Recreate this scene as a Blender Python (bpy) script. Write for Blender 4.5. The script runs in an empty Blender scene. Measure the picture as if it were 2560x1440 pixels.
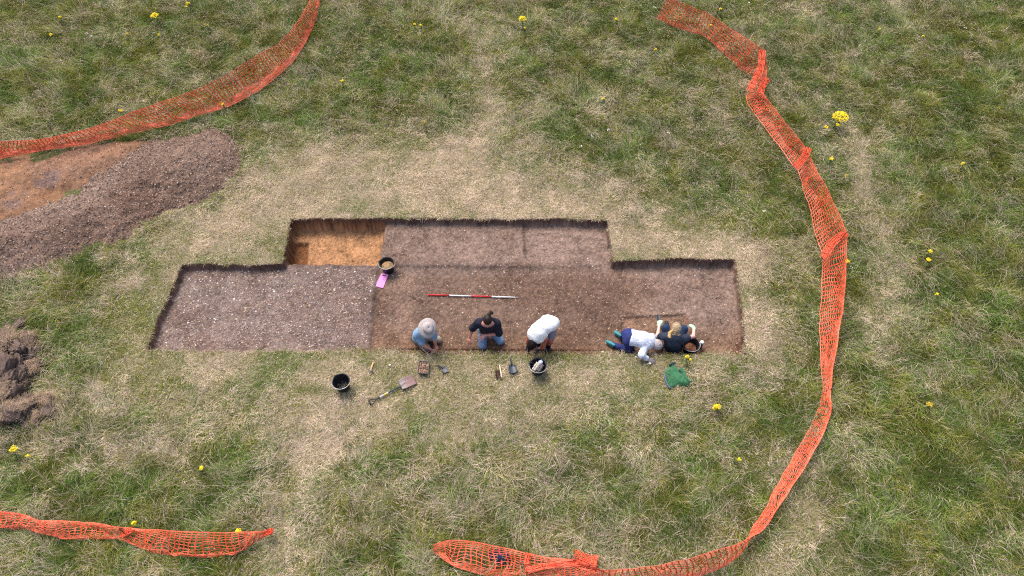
import bpy, math, random
import numpy as np
from mathutils import Vector, Matrix
random.seed(7); rng = np.random.default_rng(11)
C = bpy.context.scene.collection
SC = bpy.context.scene

# ------------------------------------------------------------------ camera model (metres from photo measurements)
FPX = 1775.0; PIT = math.radians(33); CAMH = 13.1
def P(px, py, z=0.0):
    """point of the place at height z that the photograph shows at (px,py)"""
    u = (px-1280)/FPX; v = -(py-720)/FPX
    d = np.array([u, v*math.cos(PIT)+math.sin(PIT), v*math.sin(PIT)-math.cos(PIT)])
    return d*((z-CAMH)/d[2]) + np.array([0, 0, CAMH])
def Pl(lst, z=0.0): return np.array([P(a[0], a[1], z) for a in lst])

# ------------------------------------------------------------------ noise
def _hash(ix, iy, iz, seed):
    h = (ix*374761393 + iy*668265263 + iz*2147483647 + seed*1274126177) & 0xffffffff
    h = ((h ^ (h >> 13))*1274126177) & 0xffffffff
    return ((h ^ (h >> 16)) & 0xffff)/65535.0
def noise(x, y, z=None, seed=0):
    x = np.asarray(x, float); y = np.asarray(y, float)
    z = np.zeros_like(x) if z is None else np.asarray(z, float)
    ix, iy, iz = (np.floor(a).astype(np.int64) for a in (x, y, z))
    fx, fy, fz = x-ix, y-iy, z-iz
    fx, fy, fz = (a*a*(3-2*a) for a in (fx, fy, fz))
    r = 0
    for dx in (0, 1):
        wx = fx if dx else 1-fx
        for dy in (0, 1):
            wy = fy if dy else 1-fy
            for dz in (0, 1):
                wz = fz if dz else 1-fz
                r = r + wx*wy*wz*_hash(ix+dx, iy+dy, iz+dz, seed)
    return r
def fbm(x, y, z=None, octv=4, seed=0):
    r = 0; a = .5; s = 0
    for o in range(octv):
        k = 2.03**o
        r = r + a*noise(np.asarray(x)*k+o*17.3, np.asarray(y)*k-o*9.1, None if z is None else np.asarray(z)*k+o*5.7, seed+o)
        s += a; a *= .5
    return r/s
def sstep(a, b, x):
    t = np.clip((x-a)/(b-a), 0, 1); return t*t*(3-2*t)
def s2l(c):
    c = np.asarray(c, float)/255.0
    return np.where(c <= .04045, c/12.92, ((c+.055)/1.055)**2.4)
ALB = 0.80      # photographed value -> base colour
def col(r, g, b, k=ALB):
    return tuple(np.clip(s2l((r, g, b))*k, 0, .9))
def sdist(x, y, poly):
    """signed distance to polygon, negative inside"""
    poly = np.asarray(poly)[:, :2]; n = len(poly)
    d = np.full(x.shape, 1e9); ins = np.zeros(x.shape, bool)
    for i in range(n):
        a = poly[i]; b = poly[(i+1) % n]; e = b-a
        wx, wy = x-a[0], y-a[1]
        t = np.clip((wx*e[0]+wy*e[1])/(e@e+1e-12), 0, 1)
        d = np.minimum(d, np.hypot(wx-t*e[0], wy-t*e[1]))
        c = (a[1] > y) != (b[1] > y)
        ins ^= c & (x < e[0]*(y-a[1])/(e[1] if abs(e[1]) > 1e-12 else 1e-12)+a[0])
    return np.where(ins, -d, d)
def ldist(x, y, line):
    d = np.full(x.shape, 1e9)
    for a, b in zip(line[:-1], line[1:]):
        a = a[:2]; e = b[:2]-a
        t = np.clip(((x-a[0])*e[0]+(y-a[1])*e[1])/(e@e), 0, 1)
        d = np.minimum(d, np.hypot(x-a[0]-t*e[0], y-a[1]-t*e[1]))
    return d

# ------------------------------------------------------------------ materials
def nmat(name):
    m = bpy.data.materials.new(name); m.use_nodes = True
    nt = m.node_tree; b = nt.nodes['Principled BSDF']
    return m, nt, b
def mat(name, c, rough=.7, var=.25, scale=30, metal=0, bump=.0, bscale=60, attr=None, spec=.3, sheen=0):
    m, nt, b = nmat(name); N = nt.nodes; L = nt.links
    tc = N.new('ShaderNodeTexCoord')
    nz = N.new('ShaderNodeTexNoise'); nz.inputs['Scale'].default_value = scale; nz.inputs['Detail'].default_value = 5
    L.new(tc.outputs['Object'], nz.inputs['Vector'])
    mr = N.new('ShaderNodeMapRange'); mr.inputs[1].default_value = .3; mr.inputs[2].default_value = .7
    mr.inputs[3].default_value = 1-var; mr.inputs[4].default_value = 1+var
    L.new(nz.outputs['Fac'], mr.inputs[0])
    mx = N.new('ShaderNodeMix'); mx.data_type = 'RGBA'; mx.blend_type = 'MULTIPLY'; mx.inputs[0].default_value = 1
    if attr:
        at = N.new('ShaderNodeAttribute'); at.attribute_name = attr
        L.new(at.outputs['Color'], mx.inputs[6])
    else:
        mx.inputs[6].default_value = (*c, 1)
    L.new(mr.outputs[0], mx.inputs[7])
    L.new(mx.outputs[2], b.inputs['Base Color'])
    b.inputs['Roughness'].default_value = rough; b.inputs['Metallic'].default_value = metal
    b.inputs['Specular IOR Level'].default_value = spec
    if sheen: b.inputs['Sheen Weight'].default_value = sheen
    if bump:
        n2 = N.new('ShaderNodeTexNoise'); n2.inputs['Scale'].default_value = bscale; n2.inputs['Detail'].default_value = 6
        L.new(tc.outputs['Object'], n2.inputs['Vector'])
        bp = N.new('ShaderNodeBump'); bp.inputs['Strength'].default_value = bump; bp.inputs['Distance'].default_value = .01
        L.new(n2.outputs['Fac'], bp.inputs['Height']); L.new(bp.outputs[0], b.inputs['Normal'])
    return m
def blade_mat(name, attr='col', transl=.3):
    m, nt, b = nmat(name); N = nt.nodes; L = nt.links
    at = N.new('ShaderNodeAttribute'); at.attribute_name = attr
    d = N.new('ShaderNodeBsdfDiffuse'); t = N.new('ShaderNodeBsdfTranslucent'); mx = N.new('ShaderNodeMixShader')
    mx.inputs[0].default_value = transl
    L.new(at.outputs['Color'], d.inputs[0]); L.new(at.outputs['Color'], t.inputs[0])
    L.new(d.outputs[0], mx.inputs[1]); L.new(t.outputs[0], mx.inputs[2])
    L.new(mx.outputs[0], N['Material Output'].inputs['Surface'])
    N.remove(b)
    return m

# ------------------------------------------------------------------ objects
def tag(o, label=None, cat=None, group=None, kind=None):
    if label: o['label'] = label
    if cat: o['category'] = cat
    if group: o['group'] = group
    if kind: o['kind'] = kind
    return o
def empty(name, loc, label, cat, group=None):
    o = bpy.data.objects.new(name, None); C.objects.link(o); o.location = tuple(loc); o.empty_display_size = .1
    return tag(o, label, cat, group)
def mesh_np(name, V, F, m=None, parent=None, smooth=False, colr=None, mi=None):
    """V (n,3); F list of int arrays (k,3)/(k,4); colr (n,3)"""
    V = np.asarray(V, np.float32)
    if not isinstance(F, (list, tuple)) or np.ndim(F[0]) == 1: F = [np.asarray(F)]
    F = [np.asarray(f, np.int32) for f in F if len(f)]
    me = bpy.data.meshes.new(name)
    me.vertices.add(len(V)); me.vertices.foreach_set('co', V.ravel())
    li = np.concatenate([f.ravel() for f in F]); tot = np.concatenate([np.full(len(f), f.shape[1], np.int32) for f in F])
    st = np.concatenate([[0], np.cumsum(tot)[:-1]]).astype(np.int32)
    me.loops.add(len(li)); me.loops.foreach_set('vertex_index', li)
    me.polygons.add(len(tot)); me.polygons.foreach_set('loop_start', st)
    me.polygons.foreach_set('use_smooth', np.full(len(tot), smooth))
    if mi is not None: me.polygons.foreach_set('material_index', np.asarray(mi, np.int32))
    if colr is not None:
        a = me.attributes.new('col', 'FLOAT_COLOR', 'POINT')
        c = np.ones((len(V), 4), np.float32); c[:, :3] = colr; a.data.foreach_set('color', c.ravel())
    me.update(calc_edges=True)
    o = bpy.data.objects.new(name, me); C.objects.link(o)
    if m is not None:
        for q in (m if isinstance(m, (list, tuple)) else [m]): me.materials.append(q)
    if parent is not None:
        o.parent = parent; o.matrix_parent_inverse = Matrix.Translation(-Vector(parent.location))
    return o
class MB:
    """collects shapes into ONE mesh"""
    def __init__(s): s.V = []; s.F3 = []; s.F4 = []; s.n = 0
    def add(s, V, F4=(), F3=()):
        V = np.asarray(V, float)
        if len(F4): s.F4.append(np.asarray(F4, int)+s.n)
        if len(F3): s.F3.append(np.asarray(F3, int)+s.n)
        s.V.append(V); s.n += len(V); return s
    def tube(s, pts, r, seg=8, caps=True):
        pts = np.asarray(pts, float); n = len(pts); r = np.broadcast_to(r, (n,))
        T = np.gradient(pts, axis=0); T /= np.linalg.norm(T, axis=1)[:, None]+1e-9
        up = np.array([0, 0, 1.]) if abs(T[0][2]) < .9 else np.array([1., 0, 0])
        V = []; 
        for i in range(n):
            a = np.cross(T[i], up); a /= np.linalg.norm(a)+1e-9; b = np.cross(a, T[i]); up = b
            an = np.arange(seg)*2*math.pi/seg
            V.append(pts[i]+r[i]*(np.cos(an)[:, None]*a+np.sin(an)[:, None]*b))
        V = np.concatenate(V); F = []; F3 = []
        for i in range(n-1):
            for k in range(seg):
                F.append((i*seg+k, i*seg+(k+1) % seg, (i+1)*seg+(k+1) % seg, (i+1)*seg+k))
        if caps:
            V = np.vstack([V, pts[0], pts[-1]])
            for k in range(seg):
                F3.append((n*seg, (k+1) % seg, k)); F3.append((n*seg+1, (n-1)*seg+k, (n-1)*seg+(k+1) % seg))
        return s.add(V, F, F3)
    def lathe(s, prof, M=np.eye(3), o=(0, 0, 0), seg=28, wob=None):
        V = []; F = []
        for i, (r, z) in enumerate(prof):
            an = np.arange(seg)*2*math.pi/seg
            rr = r*np.ones(seg) if wob is None else r*(1+wob(an, z))
            V.append(np.stack([rr*np.cos(an), rr*np.sin(an), np.full(seg, z)], 1))
        for i in range(len(prof)-1):
            for k in range(seg):
                F.append((i*seg+k, i*seg+(k+1) % seg, (i+1)*seg+(k+1) % seg, (i+1)*seg+k))
        return s.add(np.concatenate(V)@np.asarray(M).T+np.asarray(o), F)
    def box(s, c, sx, sy, sz, M=np.eye(3), bev=.15):
        """box with chamfered edges"""
        k = bev*min(sx, sy, sz)
        pts = []; 
        bm = bmesh_box(sx, sy, sz, k)
        return s.add(bm[0]@np.asarray(M).T+np.asarray(c), bm[1], bm[2])
    def build(s, name, m, parent=None, smooth=False, colr=None):
        F = []
        if s.F4: F.append(np.concatenate(s.F4))
        if s.F3: F.append(np.concatenate(s.F3))
        return mesh_np(name, np.concatenate(s.V), F, m, parent, smooth, colr)
import bmesh
def bmesh_box(sx, sy, sz, k):
    b = bmesh.new(); bmesh.ops.create_cube(b, size=1)
    for v in b.verts: v.co = Vector((v.co.x*sx, v.co.y*sy, v.co.z*sz))
    bmesh.ops.bevel(b, geom=b.edges[:], offset=k, segments=2, affect='EDGES', profile=.5)
    bmesh.ops.triangulate(b, faces=[f for f in b.faces if len(f.verts) > 4])
    b.verts.index_update()
    V = np.array([v.co[:] for v in b.verts])
    f4 = [[v.index for v in f.verts] for f in b.faces if len(f.verts) == 4]
    f3 = [[v.index for v in f.verts] for f in b.faces if len(f.verts) == 3]
    b.free(); return V, f4, f3
def ico(sub):
    b = bmesh.new(); bmesh.ops.create_icosphere(b, subdivisions=sub, radius=1)
    b.verts.index_update()
    V = np.array([v.co[:] for v in b.verts]); F = np.array([[v.index for v in f.verts] for f in b.faces]); b.free()
    return V, F
ICO1 = ico(1); ICO2 = ico(2); ICO3 = ico(3); ICO4 = ico(4)
def frame(d, up=(0, 0, 1)):
    """matrix with columns x = d, y, z≈up"""
    x = np.asarray(d, float); x = x/np.linalg.norm(x)
    y = np.cross(up, x); y /= np.linalg.norm(y); z = np.cross(x, y)
    return np.stack([x, y, z], 1)
def spline(ctrl, n):
    """Catmull-Rom through ctrl, resampled to n points evenly"""
    c = np.asarray(ctrl, float); c = np.vstack([2*c[0]-c[1], c, 2*c[-1]-c[-2]]); out = []
    for i in range(1, len(c)-2):
        t = np.linspace(0, 1, 12, endpoint=False)[:, None]
        p0, p1, p2, p3 = c[i-1], c[i], c[i+1], c[i+2]
        out.append(.5*((2*p1)+(-p0+p2)*t+(2*p0-5*p1+4*p2-p3)*t*t+(-p0+3*p1-3*p2+p3)*t**3))
    out.append(c[-2][None]); return np.vstack(out)

# ================================================================== SETTING
TR = [(455,662),(500,659),(560,660),(640,663),(706,658),(714,615),(727,548),(800,545),(880,547),(960,545),(1100,546),(1200,548),(1300,549),(1390,545),(1450,549),(1519,551),
      (1524,590),(1533,653),(1600,650),(1700,645),(1770,648),(1838,648),(1846,700),(1855,770),(1861,840),(1864,886),(1780,887),(1650,884),(1500,885),(1300,886),(1180,884),(1060,885),(990,878),(930,877),
      (800,880),(700,878),(520,879),(366,876),(392,800),(425,730)]
TRW = Pl(TR)
GREY_HEAP = Pl([(-420,730),(-200,735),(0,700),(60,684),(150,658),(250,628),(320,602),(365,567),(430,538),(500,512),(560,478),(598,440),(617,402),(606,368),(580,338),(545,318),(490,322),(440,336),(370,352),(330,378),(240,425),(190,470),(60,520),(-100,560),(-420,640)])
OR_HEAP = Pl([(-420,660),(-420,400),(-100,405),(0,398),(100,378),(230,360),(330,345),(385,342),(400,352),(330,400),(260,450),(180,500),(60,560),(-100,600)])
PIT_T = Pl([(726,552),(963,552),(949,660),(707,660)], -.2)
SOND = Pl([(716,606),(769,606),(767,664),(700,664)], -.40)
GRAVEL = Pl([(300,640),(947,664),(940,720),(932,800),(922,900),(300,900)], -.22)
UP1 = Pl([(950,520),(1308,520),(1312,600),(1314,640),(1325,668),(945,664)], -.2)
UP2 = Pl([(1308,520),(1560,520),(1560,660),(1325,668),(1312,640)], -.2)
CUT = Pl([(1556,795),(1640,790),(1716,786),(1730,820),(1735,905),(1550,905)], -.25)
def gz_out(x, y):
    """undisturbed ground: tussocky meadow, level near the trench"""
    d = sdist(x, y, TRW)
    a = sstep(.2, 2.2, d)
    return a*(.16*(fbm(x*.55, y*.55, seed=3)-.5)+.13*(fbm(x*1.9, y*1.9, seed=5)-.5)) + .015*(fbm(x*5, y*5, seed=6)-.5)*sstep(.02, .25, d)
def trench_z(x, y):
    jx = x+.07*(fbm(x*5, y*5, seed=21)-.5)+.012*(noise(x*25, y*25, seed=22)-.5)
    jy = y+.07*(fbm(x*5, y*5, seed=23)-.5)+.012*(noise(x*25, y*25, seed=24)-.5)
    d = sdist(jx, jy, TRW)
    fl = -.235+.025*(fbm(x*2.2, y*2.2, seed=25)-.5)+.016*(fbm(x*14, y*14, seed=26)-.5)+.008*(noise(x*45, y*45, seed=27)-.5)
    S = lambda poly, w=.035: 1-sstep(-w, w, sdist(jx, jy, poly))
    fl = fl+.055*S(GRAVEL, .05)+.05*S(UP1, .05)+.022*S(UP2, .05)-.02*np.exp(-(ldist(jx, jy, Pl([(1307,552),(1311,600),(1315,646)], -.2))/.03)**2)-.05*S(CUT, .03)
    # loose crumbs along the near side
    pit = S(PIT_T, .045)
    fl = fl-.19*pit*(1+.04*(fbm(x*3, y*3, seed=30)-.5))
    fl = fl-.09*S(SOND, .045)*pit
    w = sstep(-.045, .004, d)
    return fl*(1-w), d, pit
BX0, BX1, BY0, BY1 = -8.4, 5.8, 6.2, 11.0; RES = .02
def grid(x0, x1, y0, y1, r):
    nx = int(round((x1-x0)/r))+1; ny = int(round((y1-y0)/r))+1
    X, Y = np.meshgrid(np.linspace(x0, x1, nx), np.linspace(y0, y1, ny))
    i = np.arange((ny-1)*nx).reshape(ny-1, nx)[:, :-1].ravel()
    return X, Y, np.stack([i, i+1, i+nx+1, i+nx], 1)
def compact(V, F, *att):
    u, inv = np.unique(np.concatenate([f.ravel() for f in F]), return_inverse=True)
    o = []; k = 0
    for f in F: o.append(inv[k:k+f.size].reshape(f.shape)); k += f.size
    return (V[u], o)+tuple(a[u] for a in att)

# dryness and height of the grass, as places on the ground (metres)
TRAMP = Pl([(300,650),(400,540),(560,480),(640,340),(760,300),(900,315),(1100,300),(1300,350),(1500,455),(1690,520),(1850,560),(1960,620),(1985,760),(1990,900),(1930,980),(1600,1060),(1250,1120),(1000,1130),(700,1100),(400,1090),(170,1075),(120,960),(150,880),(220,760)])
PATHS = [(Pl([(800,1080),(750,1230),(720,1330),(690,1500)]), .55, .5), (Pl([(2120,320),(2150,420),(2190,520),(2240,700),(2190,850)]), .42, .42), (Pl([(1225,40),(1210,160),(1235,300),(1100,420)]), .5, .3),
         (Pl([(1980,1180),(2020,1290),(1930,1420)]), .5, .28), (Pl([(1640,1330),(1480,1270),(1300,1200),(1050,1180)]), .8, .2), (Pl([(80,1090),(250,1130),(420,1110)]), .5, .25),
         (Pl([(640,500),(800,460),(1000,450),(1250,480),(1500,520)]), .95, .40), (Pl([(1560,600),(1680,610),(1860,630),(1900,760),(1905,860)]), .38, .4),
         (Pl([(1930,930),(1700,960),(1400,990),(1100,1000)]), .5, .1), (Pl([(430,600),(560,600),(700,560)]), .5, .2)]
GREENS = [(Pl([(2560,0),(2500,500),(2540,1440)]), 2.6, .10), (Pl([(2300,1000),(2250,1440)]), 1.0, .12), (Pl([(0,150),(300,60)]), 1.6, .06), (Pl([(700,260),(900,220),(1150,190)]), 1.0, .12), (Pl([(1500,390),(1400,270),(1500,200)]), .7, .12), (Pl([(2400,300),(2450,700),(2400,1000)]), 1.6, .12), (Pl([(300,1230),(60,1200)]), .7, .12),
          (Pl([(600,1130),(560,1200)]), .5, .1), (Pl([(1720,1230),(1850,1280)]), .8, .14), (Pl([(100,200),(350,130),(600,90)]), 1.2, .1), (Pl([(330,760),(250,850)]), .6, .15), (Pl([(560,920),(700,900)]), .25, .12), (Pl([(395,560),(360,600)]), .2, .15)]
def zones(x, y):
    """(dryness 0..1, trampled 0..1)"""
    wob = .9*(fbm(x*.8, y*.8, octv=5, seed=41)-.5)
    t = 1-sstep(-1.3, .7, sdist(x, y, TRAMP)+2.2*wob)
    bl = sstep(.50, .68, fbm(x*1.25+20, y*1.7, octv=3, seed=45)); dry = .20+.27*t+.30*bl*(.4+.6*t)
    for l, w, a in PATHS:
        g = np.exp(-(ldist(x, y, l)/w)**2); dry = dry+a*g; t = np.maximum(t, .75*g*(a > .25))
    for l, w, a in GREENS: dry = dry-a*np.exp(-(ldist(x, y, l)/w)**2)
    dry = dry+.55*(fbm(x*1.5, y*1.9, octv=3, seed=43)-.5)+.42*(fbm(x*4.3, y*4.3, octv=2, seed=44)-.5)
    return np.clip(dry, .02, .90), t

def build_setting():
    # one fine patch around the cut, split into the trench and the meadow ground
    X, Y, F = grid(BX0, BX1, BY0, BY1, RES); x, y = X.ravel(), Y.ravel()
    z, d, pit = trench_z(x, y)
    z = np.where(d > -.07, z+gz_out(x, y)*(d > 0), z)
    # soil colour
    cg = s2l((117,103,98)); cb = s2l((113,93,82)); cu = s2l((120,102,93)); co = s2l((160,120,86)); ct = s2l((102,79,69)); cl = s2l((113,90,74)); cr = s2l((121,103,94))
    n1 = fbm(x*1.1, y*1.1, seed=51); n2 = fbm(x*6, y*6, seed=52); n3 = fbm(x*28, y*28, octv=3, seed=53)
    S = lambda poly, w=.05: (1-sstep(-w, w, sdist(x, y, poly)))[:, None]
    c = np.tile(cb, (len(x), 1))
    low = sstep(7.9, 7.1, y+.5*(n1-.5))[:, None]
    c = c*(1-low)+cl*low
    rt = sstep(2.4, 3.6, x+.9*(n1-.5))[:, None]*sstep(7.2, 8.2, y)[:, None]; c = c*(1-rt)+cr*rt
    c = c*(1-S(UP1))+cu*S(UP1); c = c*(1-S(UP2))+cu*S(UP2)
    gs = S(GRAVEL); c = c*(1-gs)+cg*gs
    # grey damp streak under the upper panels
    st = np.exp(-((y-9.15-.12*(n1-.5))/.16)**2)*sstep(-3.1, -2.7, x)*sstep(2.6, 2.0, x); c = c*(1-.6*st[:, None])+s2l((98,85,80))*.6*st[:, None]
    dk = S(Pl([(1032,694),(1560,690),(1560,905),(1028,905)], -.24), .12)*(.10+.16*n2)[:, None]; c = c*(1-dk)
    gr = np.exp(-(ldist(x+.05*(n2-.5), y, Pl([(1307,552),(1311,600),(1315,646)], -.2))/.03)**2)[:, None]; c = c*(1-.4*gr)
    # trowelled sweeps and damp patches
    sw = fbm(x*3.2+2*n1, y*13, octv=3, seed=57); c = c*(.82+.36*sw)[:, None]; dp = sstep(.5, .68, fbm(x*.9+7, y*1.4, octv=4, seed=58))[:, None]; c = c*(1-.2*dp*np.array([.8, 1, 1.1]))
    cut = S(CUT, .03)*.8; c = c*(1-cut)+s2l((116,92,76))*cut
    pt = pit[:, None]; po = co*(.72+.5*fbm(x*2.5, y*4, seed=56))[:, None]
    po = po*(1-.45*(1-sstep(-.16, -.05, sdist(x, y, PIT_T)*-1*-1)))[:, None] if False else po
    c = c*(1-pt)+po*pt
    so = S(SOND, .035)*pt*.95; c = c*(1-so)+s2l((108,72,46))*so
    # topsoil band in the cut faces
    zz = z-.02*(n2-.5)
    wall = sstep(-.19, -.15, zz)*(d < .03); c = c*(1-wall[:, None])+ct*wall[:, None]
    pw = pit*sstep(-.31, -.26, zz+.03*(n2-.5))*sstep(.3, .7, pit); c = c*(1-.75*pw[:, None])+s2l((100,72,56))*.75*pw[:, None]
    # damp foot of the near face and crumbs
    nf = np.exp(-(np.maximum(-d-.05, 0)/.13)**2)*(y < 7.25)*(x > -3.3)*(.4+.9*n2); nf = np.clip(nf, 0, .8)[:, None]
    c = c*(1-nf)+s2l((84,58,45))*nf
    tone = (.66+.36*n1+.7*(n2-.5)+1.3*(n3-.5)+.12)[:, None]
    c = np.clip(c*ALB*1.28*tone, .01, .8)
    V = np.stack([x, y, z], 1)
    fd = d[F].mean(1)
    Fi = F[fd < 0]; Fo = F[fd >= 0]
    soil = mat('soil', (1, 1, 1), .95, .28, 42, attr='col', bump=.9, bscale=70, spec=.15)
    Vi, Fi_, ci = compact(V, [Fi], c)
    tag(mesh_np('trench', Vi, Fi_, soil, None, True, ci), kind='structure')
    # meadow sheet: fine patch + 8 cm grid + rings to the horizon
    gx0, gx1, gy0, gy1 = -19.6, 19.4, .4, 22.8; gr = .1
    X2, Y2, F2 = grid(gx0, gx1, gy0, gy1, gr); x2, y2 = X2.ravel(), Y2.ravel()
    cx = x2[F2].mean(1); cy = y2[F2].mean(1)
    F2 = F2[~((cx > BX0) & (cx < BX1) & (cy > BY0) & (cy < BY1))]
    edge = np.minimum(np.minimum(x2-gx0, gx1-x2), np.minimum(y2-gy0, gy1-y2))
    z2 = gz_out(x2, y2)*sstep(0, .8, edge)
    # match levels where the two grids meet
    inb = np.maximum(np.maximum(BX0-x2, x2-BX1), np.maximum(BY0-y2, y2-BY1)); z2 = z2*sstep(0, .3, inb)
    e1 = np.minimum(np.minimum(x-BX0, BX1-x), np.minimum(y-BY0, BY1-y)); V[:, 2] = np.where(d > 0, V[:, 2]*sstep(0, .3, e1), V[:, 2])
    V2 = np.stack([x2, y2, z2], 1)
    g = [gx0, gx1, gy0, gy1]; R = 900
    V3 = np.array([[gx0,gy0,0],[gx1,gy0,0],[gx1,gy1,0],[gx0,gy1,0],[-R,-R,0],[R,-R,0],[R,R,0],[-R,R,0]], float)
    F3 = np.array([[4,5,1,0],[5,6,2,1],[6,7,3,2],[7,4,0,3]])
    VV = np.vstack([V, V2, V3]); FF = np.vstack([Fo, F2+len(V), F3+len(V)+len(V2)])
    VV, FF = compact(VV, [FF])
    dr, tr = zones(VV[:, 0], VV[:, 1])
    far = (np.abs(VV[:, 0]) > 30) | (np.abs(VV[:, 1]) > 30)
    dr[far] = .3
    cc = s2l((70,80,38))*(1-dr[:, None])+s2l((154,140,112))*dr[:, None]
    dd = sdist(VV[:, 0], VV[:, 1], TRW); k = np.exp(-np.maximum(dd, 0)/.012)[:, None]*(dd < .3)[:, None]; cc = cc*(1-k)+ct*k
    gm = mat('meadow_thatch', (1, 1, 1), .95, .45, 18, attr='col', bump=1, bscale=40, spec=.1)
    tag(mesh_np('ground', VV, FF, gm, None, True, cc*ALB), kind='structure')
build_setting()

# ------------------------------------------------------------------ spoil heaps
HEAPS = []
def heap(name, poly, hmax, wid, colf, label, seed, base=0.):
    x0, y0 = poly[:, :2].min(0)-.15; x1, y1 = poly[:, :2].max(0)+.15
    x0 = max(x0, -19)
    X, Y, F = grid(x0, x1, y0, y1, .03); x, y = X.ravel(), Y.ravel()
    jx = x+.40*(fbm(x*2.2, y*2.2, seed=seed)-.5)+.22*(fbm(x*9, y*9, seed=seed+1)-.5); jy = y+.40*(fbm(x*2.2, y*2.2, seed=seed+2)-.5)+.22*(fbm(x*9, y*9, seed=seed+3)-.5)
    d = -sdist(jx, jy, poly)
    t = np.clip(d/wid, 0, 1); h = hmax*(1-(1-t)**1.6)
    h = h*(.78+.5*fbm(x*.9, y*.9, seed=seed+5))+(.12*(fbm(x*2.6, y*2.6, seed=seed+11)-.5)+.05*(fbm(x*5, y*5, seed=seed+6)-.5))*np.clip(t*2, 0, 1)**.5+.016*(fbm(x*20, y*20, seed=seed+7)-.5)
    z = base+h-.03+np.where(d < 0, d*1.2, 0)
    V = np.stack([x, y, z], 1); keep = (d[F] > -.06).all(1)
    c = colf(x, y)
    n2 = fbm(x*7, y*7, seed=seed+8); n3 = fbm(x*24, y*24, octv=3, seed=seed+9)
    c = np.clip(c*ALB*1.12*(.50+.55*fbm(x*1.3, y*1.3, seed=seed+10)+.55*(n2-.5)+.8*(n3-.5)+.2)[:, None], .01, .8)
    V_, F_, c_ = compact(V, [F[keep]], c)
    o = mesh_np(name, V_, F_, bpy.data.materials['soil'], None, True, c_)
    tag(o, label, 'spoil heap')
    nx = X.shape[1]
    def hz(px, py):
        i = np.clip(((px-x0)/((x1-x0)/(nx-1))).round().astype(int), 0, nx-1); j = np.clip(((py-y0)/((y1-y0)/(X.shape[0]-1))).round().astype(int), 0, X.shape[0]-1)
        return z[j*nx+i], d[j*nx+i]
    HEAPS.append((poly, hz))
def cgrey(x, y):
    n = fbm(x*.8, y*.8, seed=71)[:, None]; k = sstep(.44, .6, n)
    line = Pl([(-200,640),(200,590),(330,500),(420,560)])
    br = np.exp(-(ldist(x, y, line)/.8)**2)[:, None]
    c = s2l((123,107,98))*(1-.6*k)+s2l((114,92,78))*.6*k
    return c*(1-.45*br)+s2l((108,80,66))*.45*br
def corange(x, y):
    n = fbm(x*1.6, y*1.6, seed=75)[:, None]; c = s2l((146,108,80))*n+s2l((132,102,82))*(1-n); k = sstep(.52, .66, fbm(x*1.3+9, y*1.9, seed=76))[:, None]; c = c*(1-.5*k)+s2l((128,100,86))*.5*k
    for p, w in (((125,455), .34), ((45,505), .3)):
        q = P(*p); g = np.exp(-(np.hypot(x-q[0], y-q[1])/w)**6)[:, None]; g = g*sstep(.3, .5, fbm(x*5, y*5, seed=77))[:, None]; c = c*(1-.85*g)+s2l((114,96,92))*.85*g
    return c
heap('spoil_heap', GREY_HEAP, .28, 1.25, cgrey, 'long grey brown stony spoil heap on the grass up left of the trench', 60)
heap('spoil_heap', OR_HEAP, .15, .9, corange, 'low orange spoil heap of sandy subsoil beside the netting at the left edge', 80)

# ------------------------------------------------------------------ pebbles (uncountable)
def pebbles(name, pts, size, cols, seed, flat=.6):
    r = np.random.default_rng(seed); n = len(pts); V0, F0 = ICO1
    nv = len(V0)
    sc = size[:, None]*np.stack([r.uniform(.75, 1.35, n), r.uniform(.6, 1., n), r.uniform(.35, .8, n)*flat/.6], 1)
    a = r.uniform(0, 6.28, n); ca, sa = np.cos(a), np.sin(a)
    W = V0[None]*(1+r.uniform(-.28, .28, (n, nv, 1)))*sc[:, None, :]
    tl = r.uniform(-.35, .35, n)
    x = W[..., 0]*ca[:, None]-W[..., 1]*sa[:, None]; y = W[..., 0]*sa[:, None]+W[..., 1]*ca[:, None]; z = W[..., 2]+tl[:, None]*W[..., 0]
    V = np.stack([x, y, z], -1)+pts[:, None, :]
    F = (F0[None]+(np.arange(n)*nv)[:, None, None]).reshape(-1, 3)
    return mesh_np(name, V.reshape(-1, 3), F, bpy.data.materials['stone'], None, False, np.repeat(cols, nv, 0))
mat('stone', (1, 1, 1), .85, .2, 60, attr='col', spec=.25)
STC = np.array([s2l(c) for c in ((214,200,192),(190,172,160),(170,146,128),(150,130,122),(200,176,150),(160,128,104),(228,220,216),(128,116,116))])*.85
def pick(n, r, dark=0.):
    c = STC[r.choice(len(STC), n, p=[.14,.17,.17,.16,.1,.12,.04,.1])]*r.uniform(.7, 1.1, (n, 1)); return c*(1-dark)
def scatter(n, poly, r):
    lo = poly[:, :2].min(0); hi = poly[:, :2].max(0); lo[0] = max(lo[0], -18.5); out = np.zeros((0, 2))
    while len(out) < n:
        p = r.uniform(lo, hi, (n*2, 2)); out = np.vstack([out, p[sdist(p[:, 0], p[:, 1], poly) < -.06]])
    return out[:n]
def scatter_edge(poly, n, r):
    q = poly[:, :2]; i = r.integers(0, len(q), n); a = q[i]; b = q[(i+1) % len(q)]; t = r.uniform(0, 1, (n, 1)); p = a+(b-a)*t+r.normal(0, .13, (n, 2))
    p = p[(p[:, 0] > -17)]; return p[sdist(p[:, 0], p[:, 1], TRW) > .1]
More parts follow.
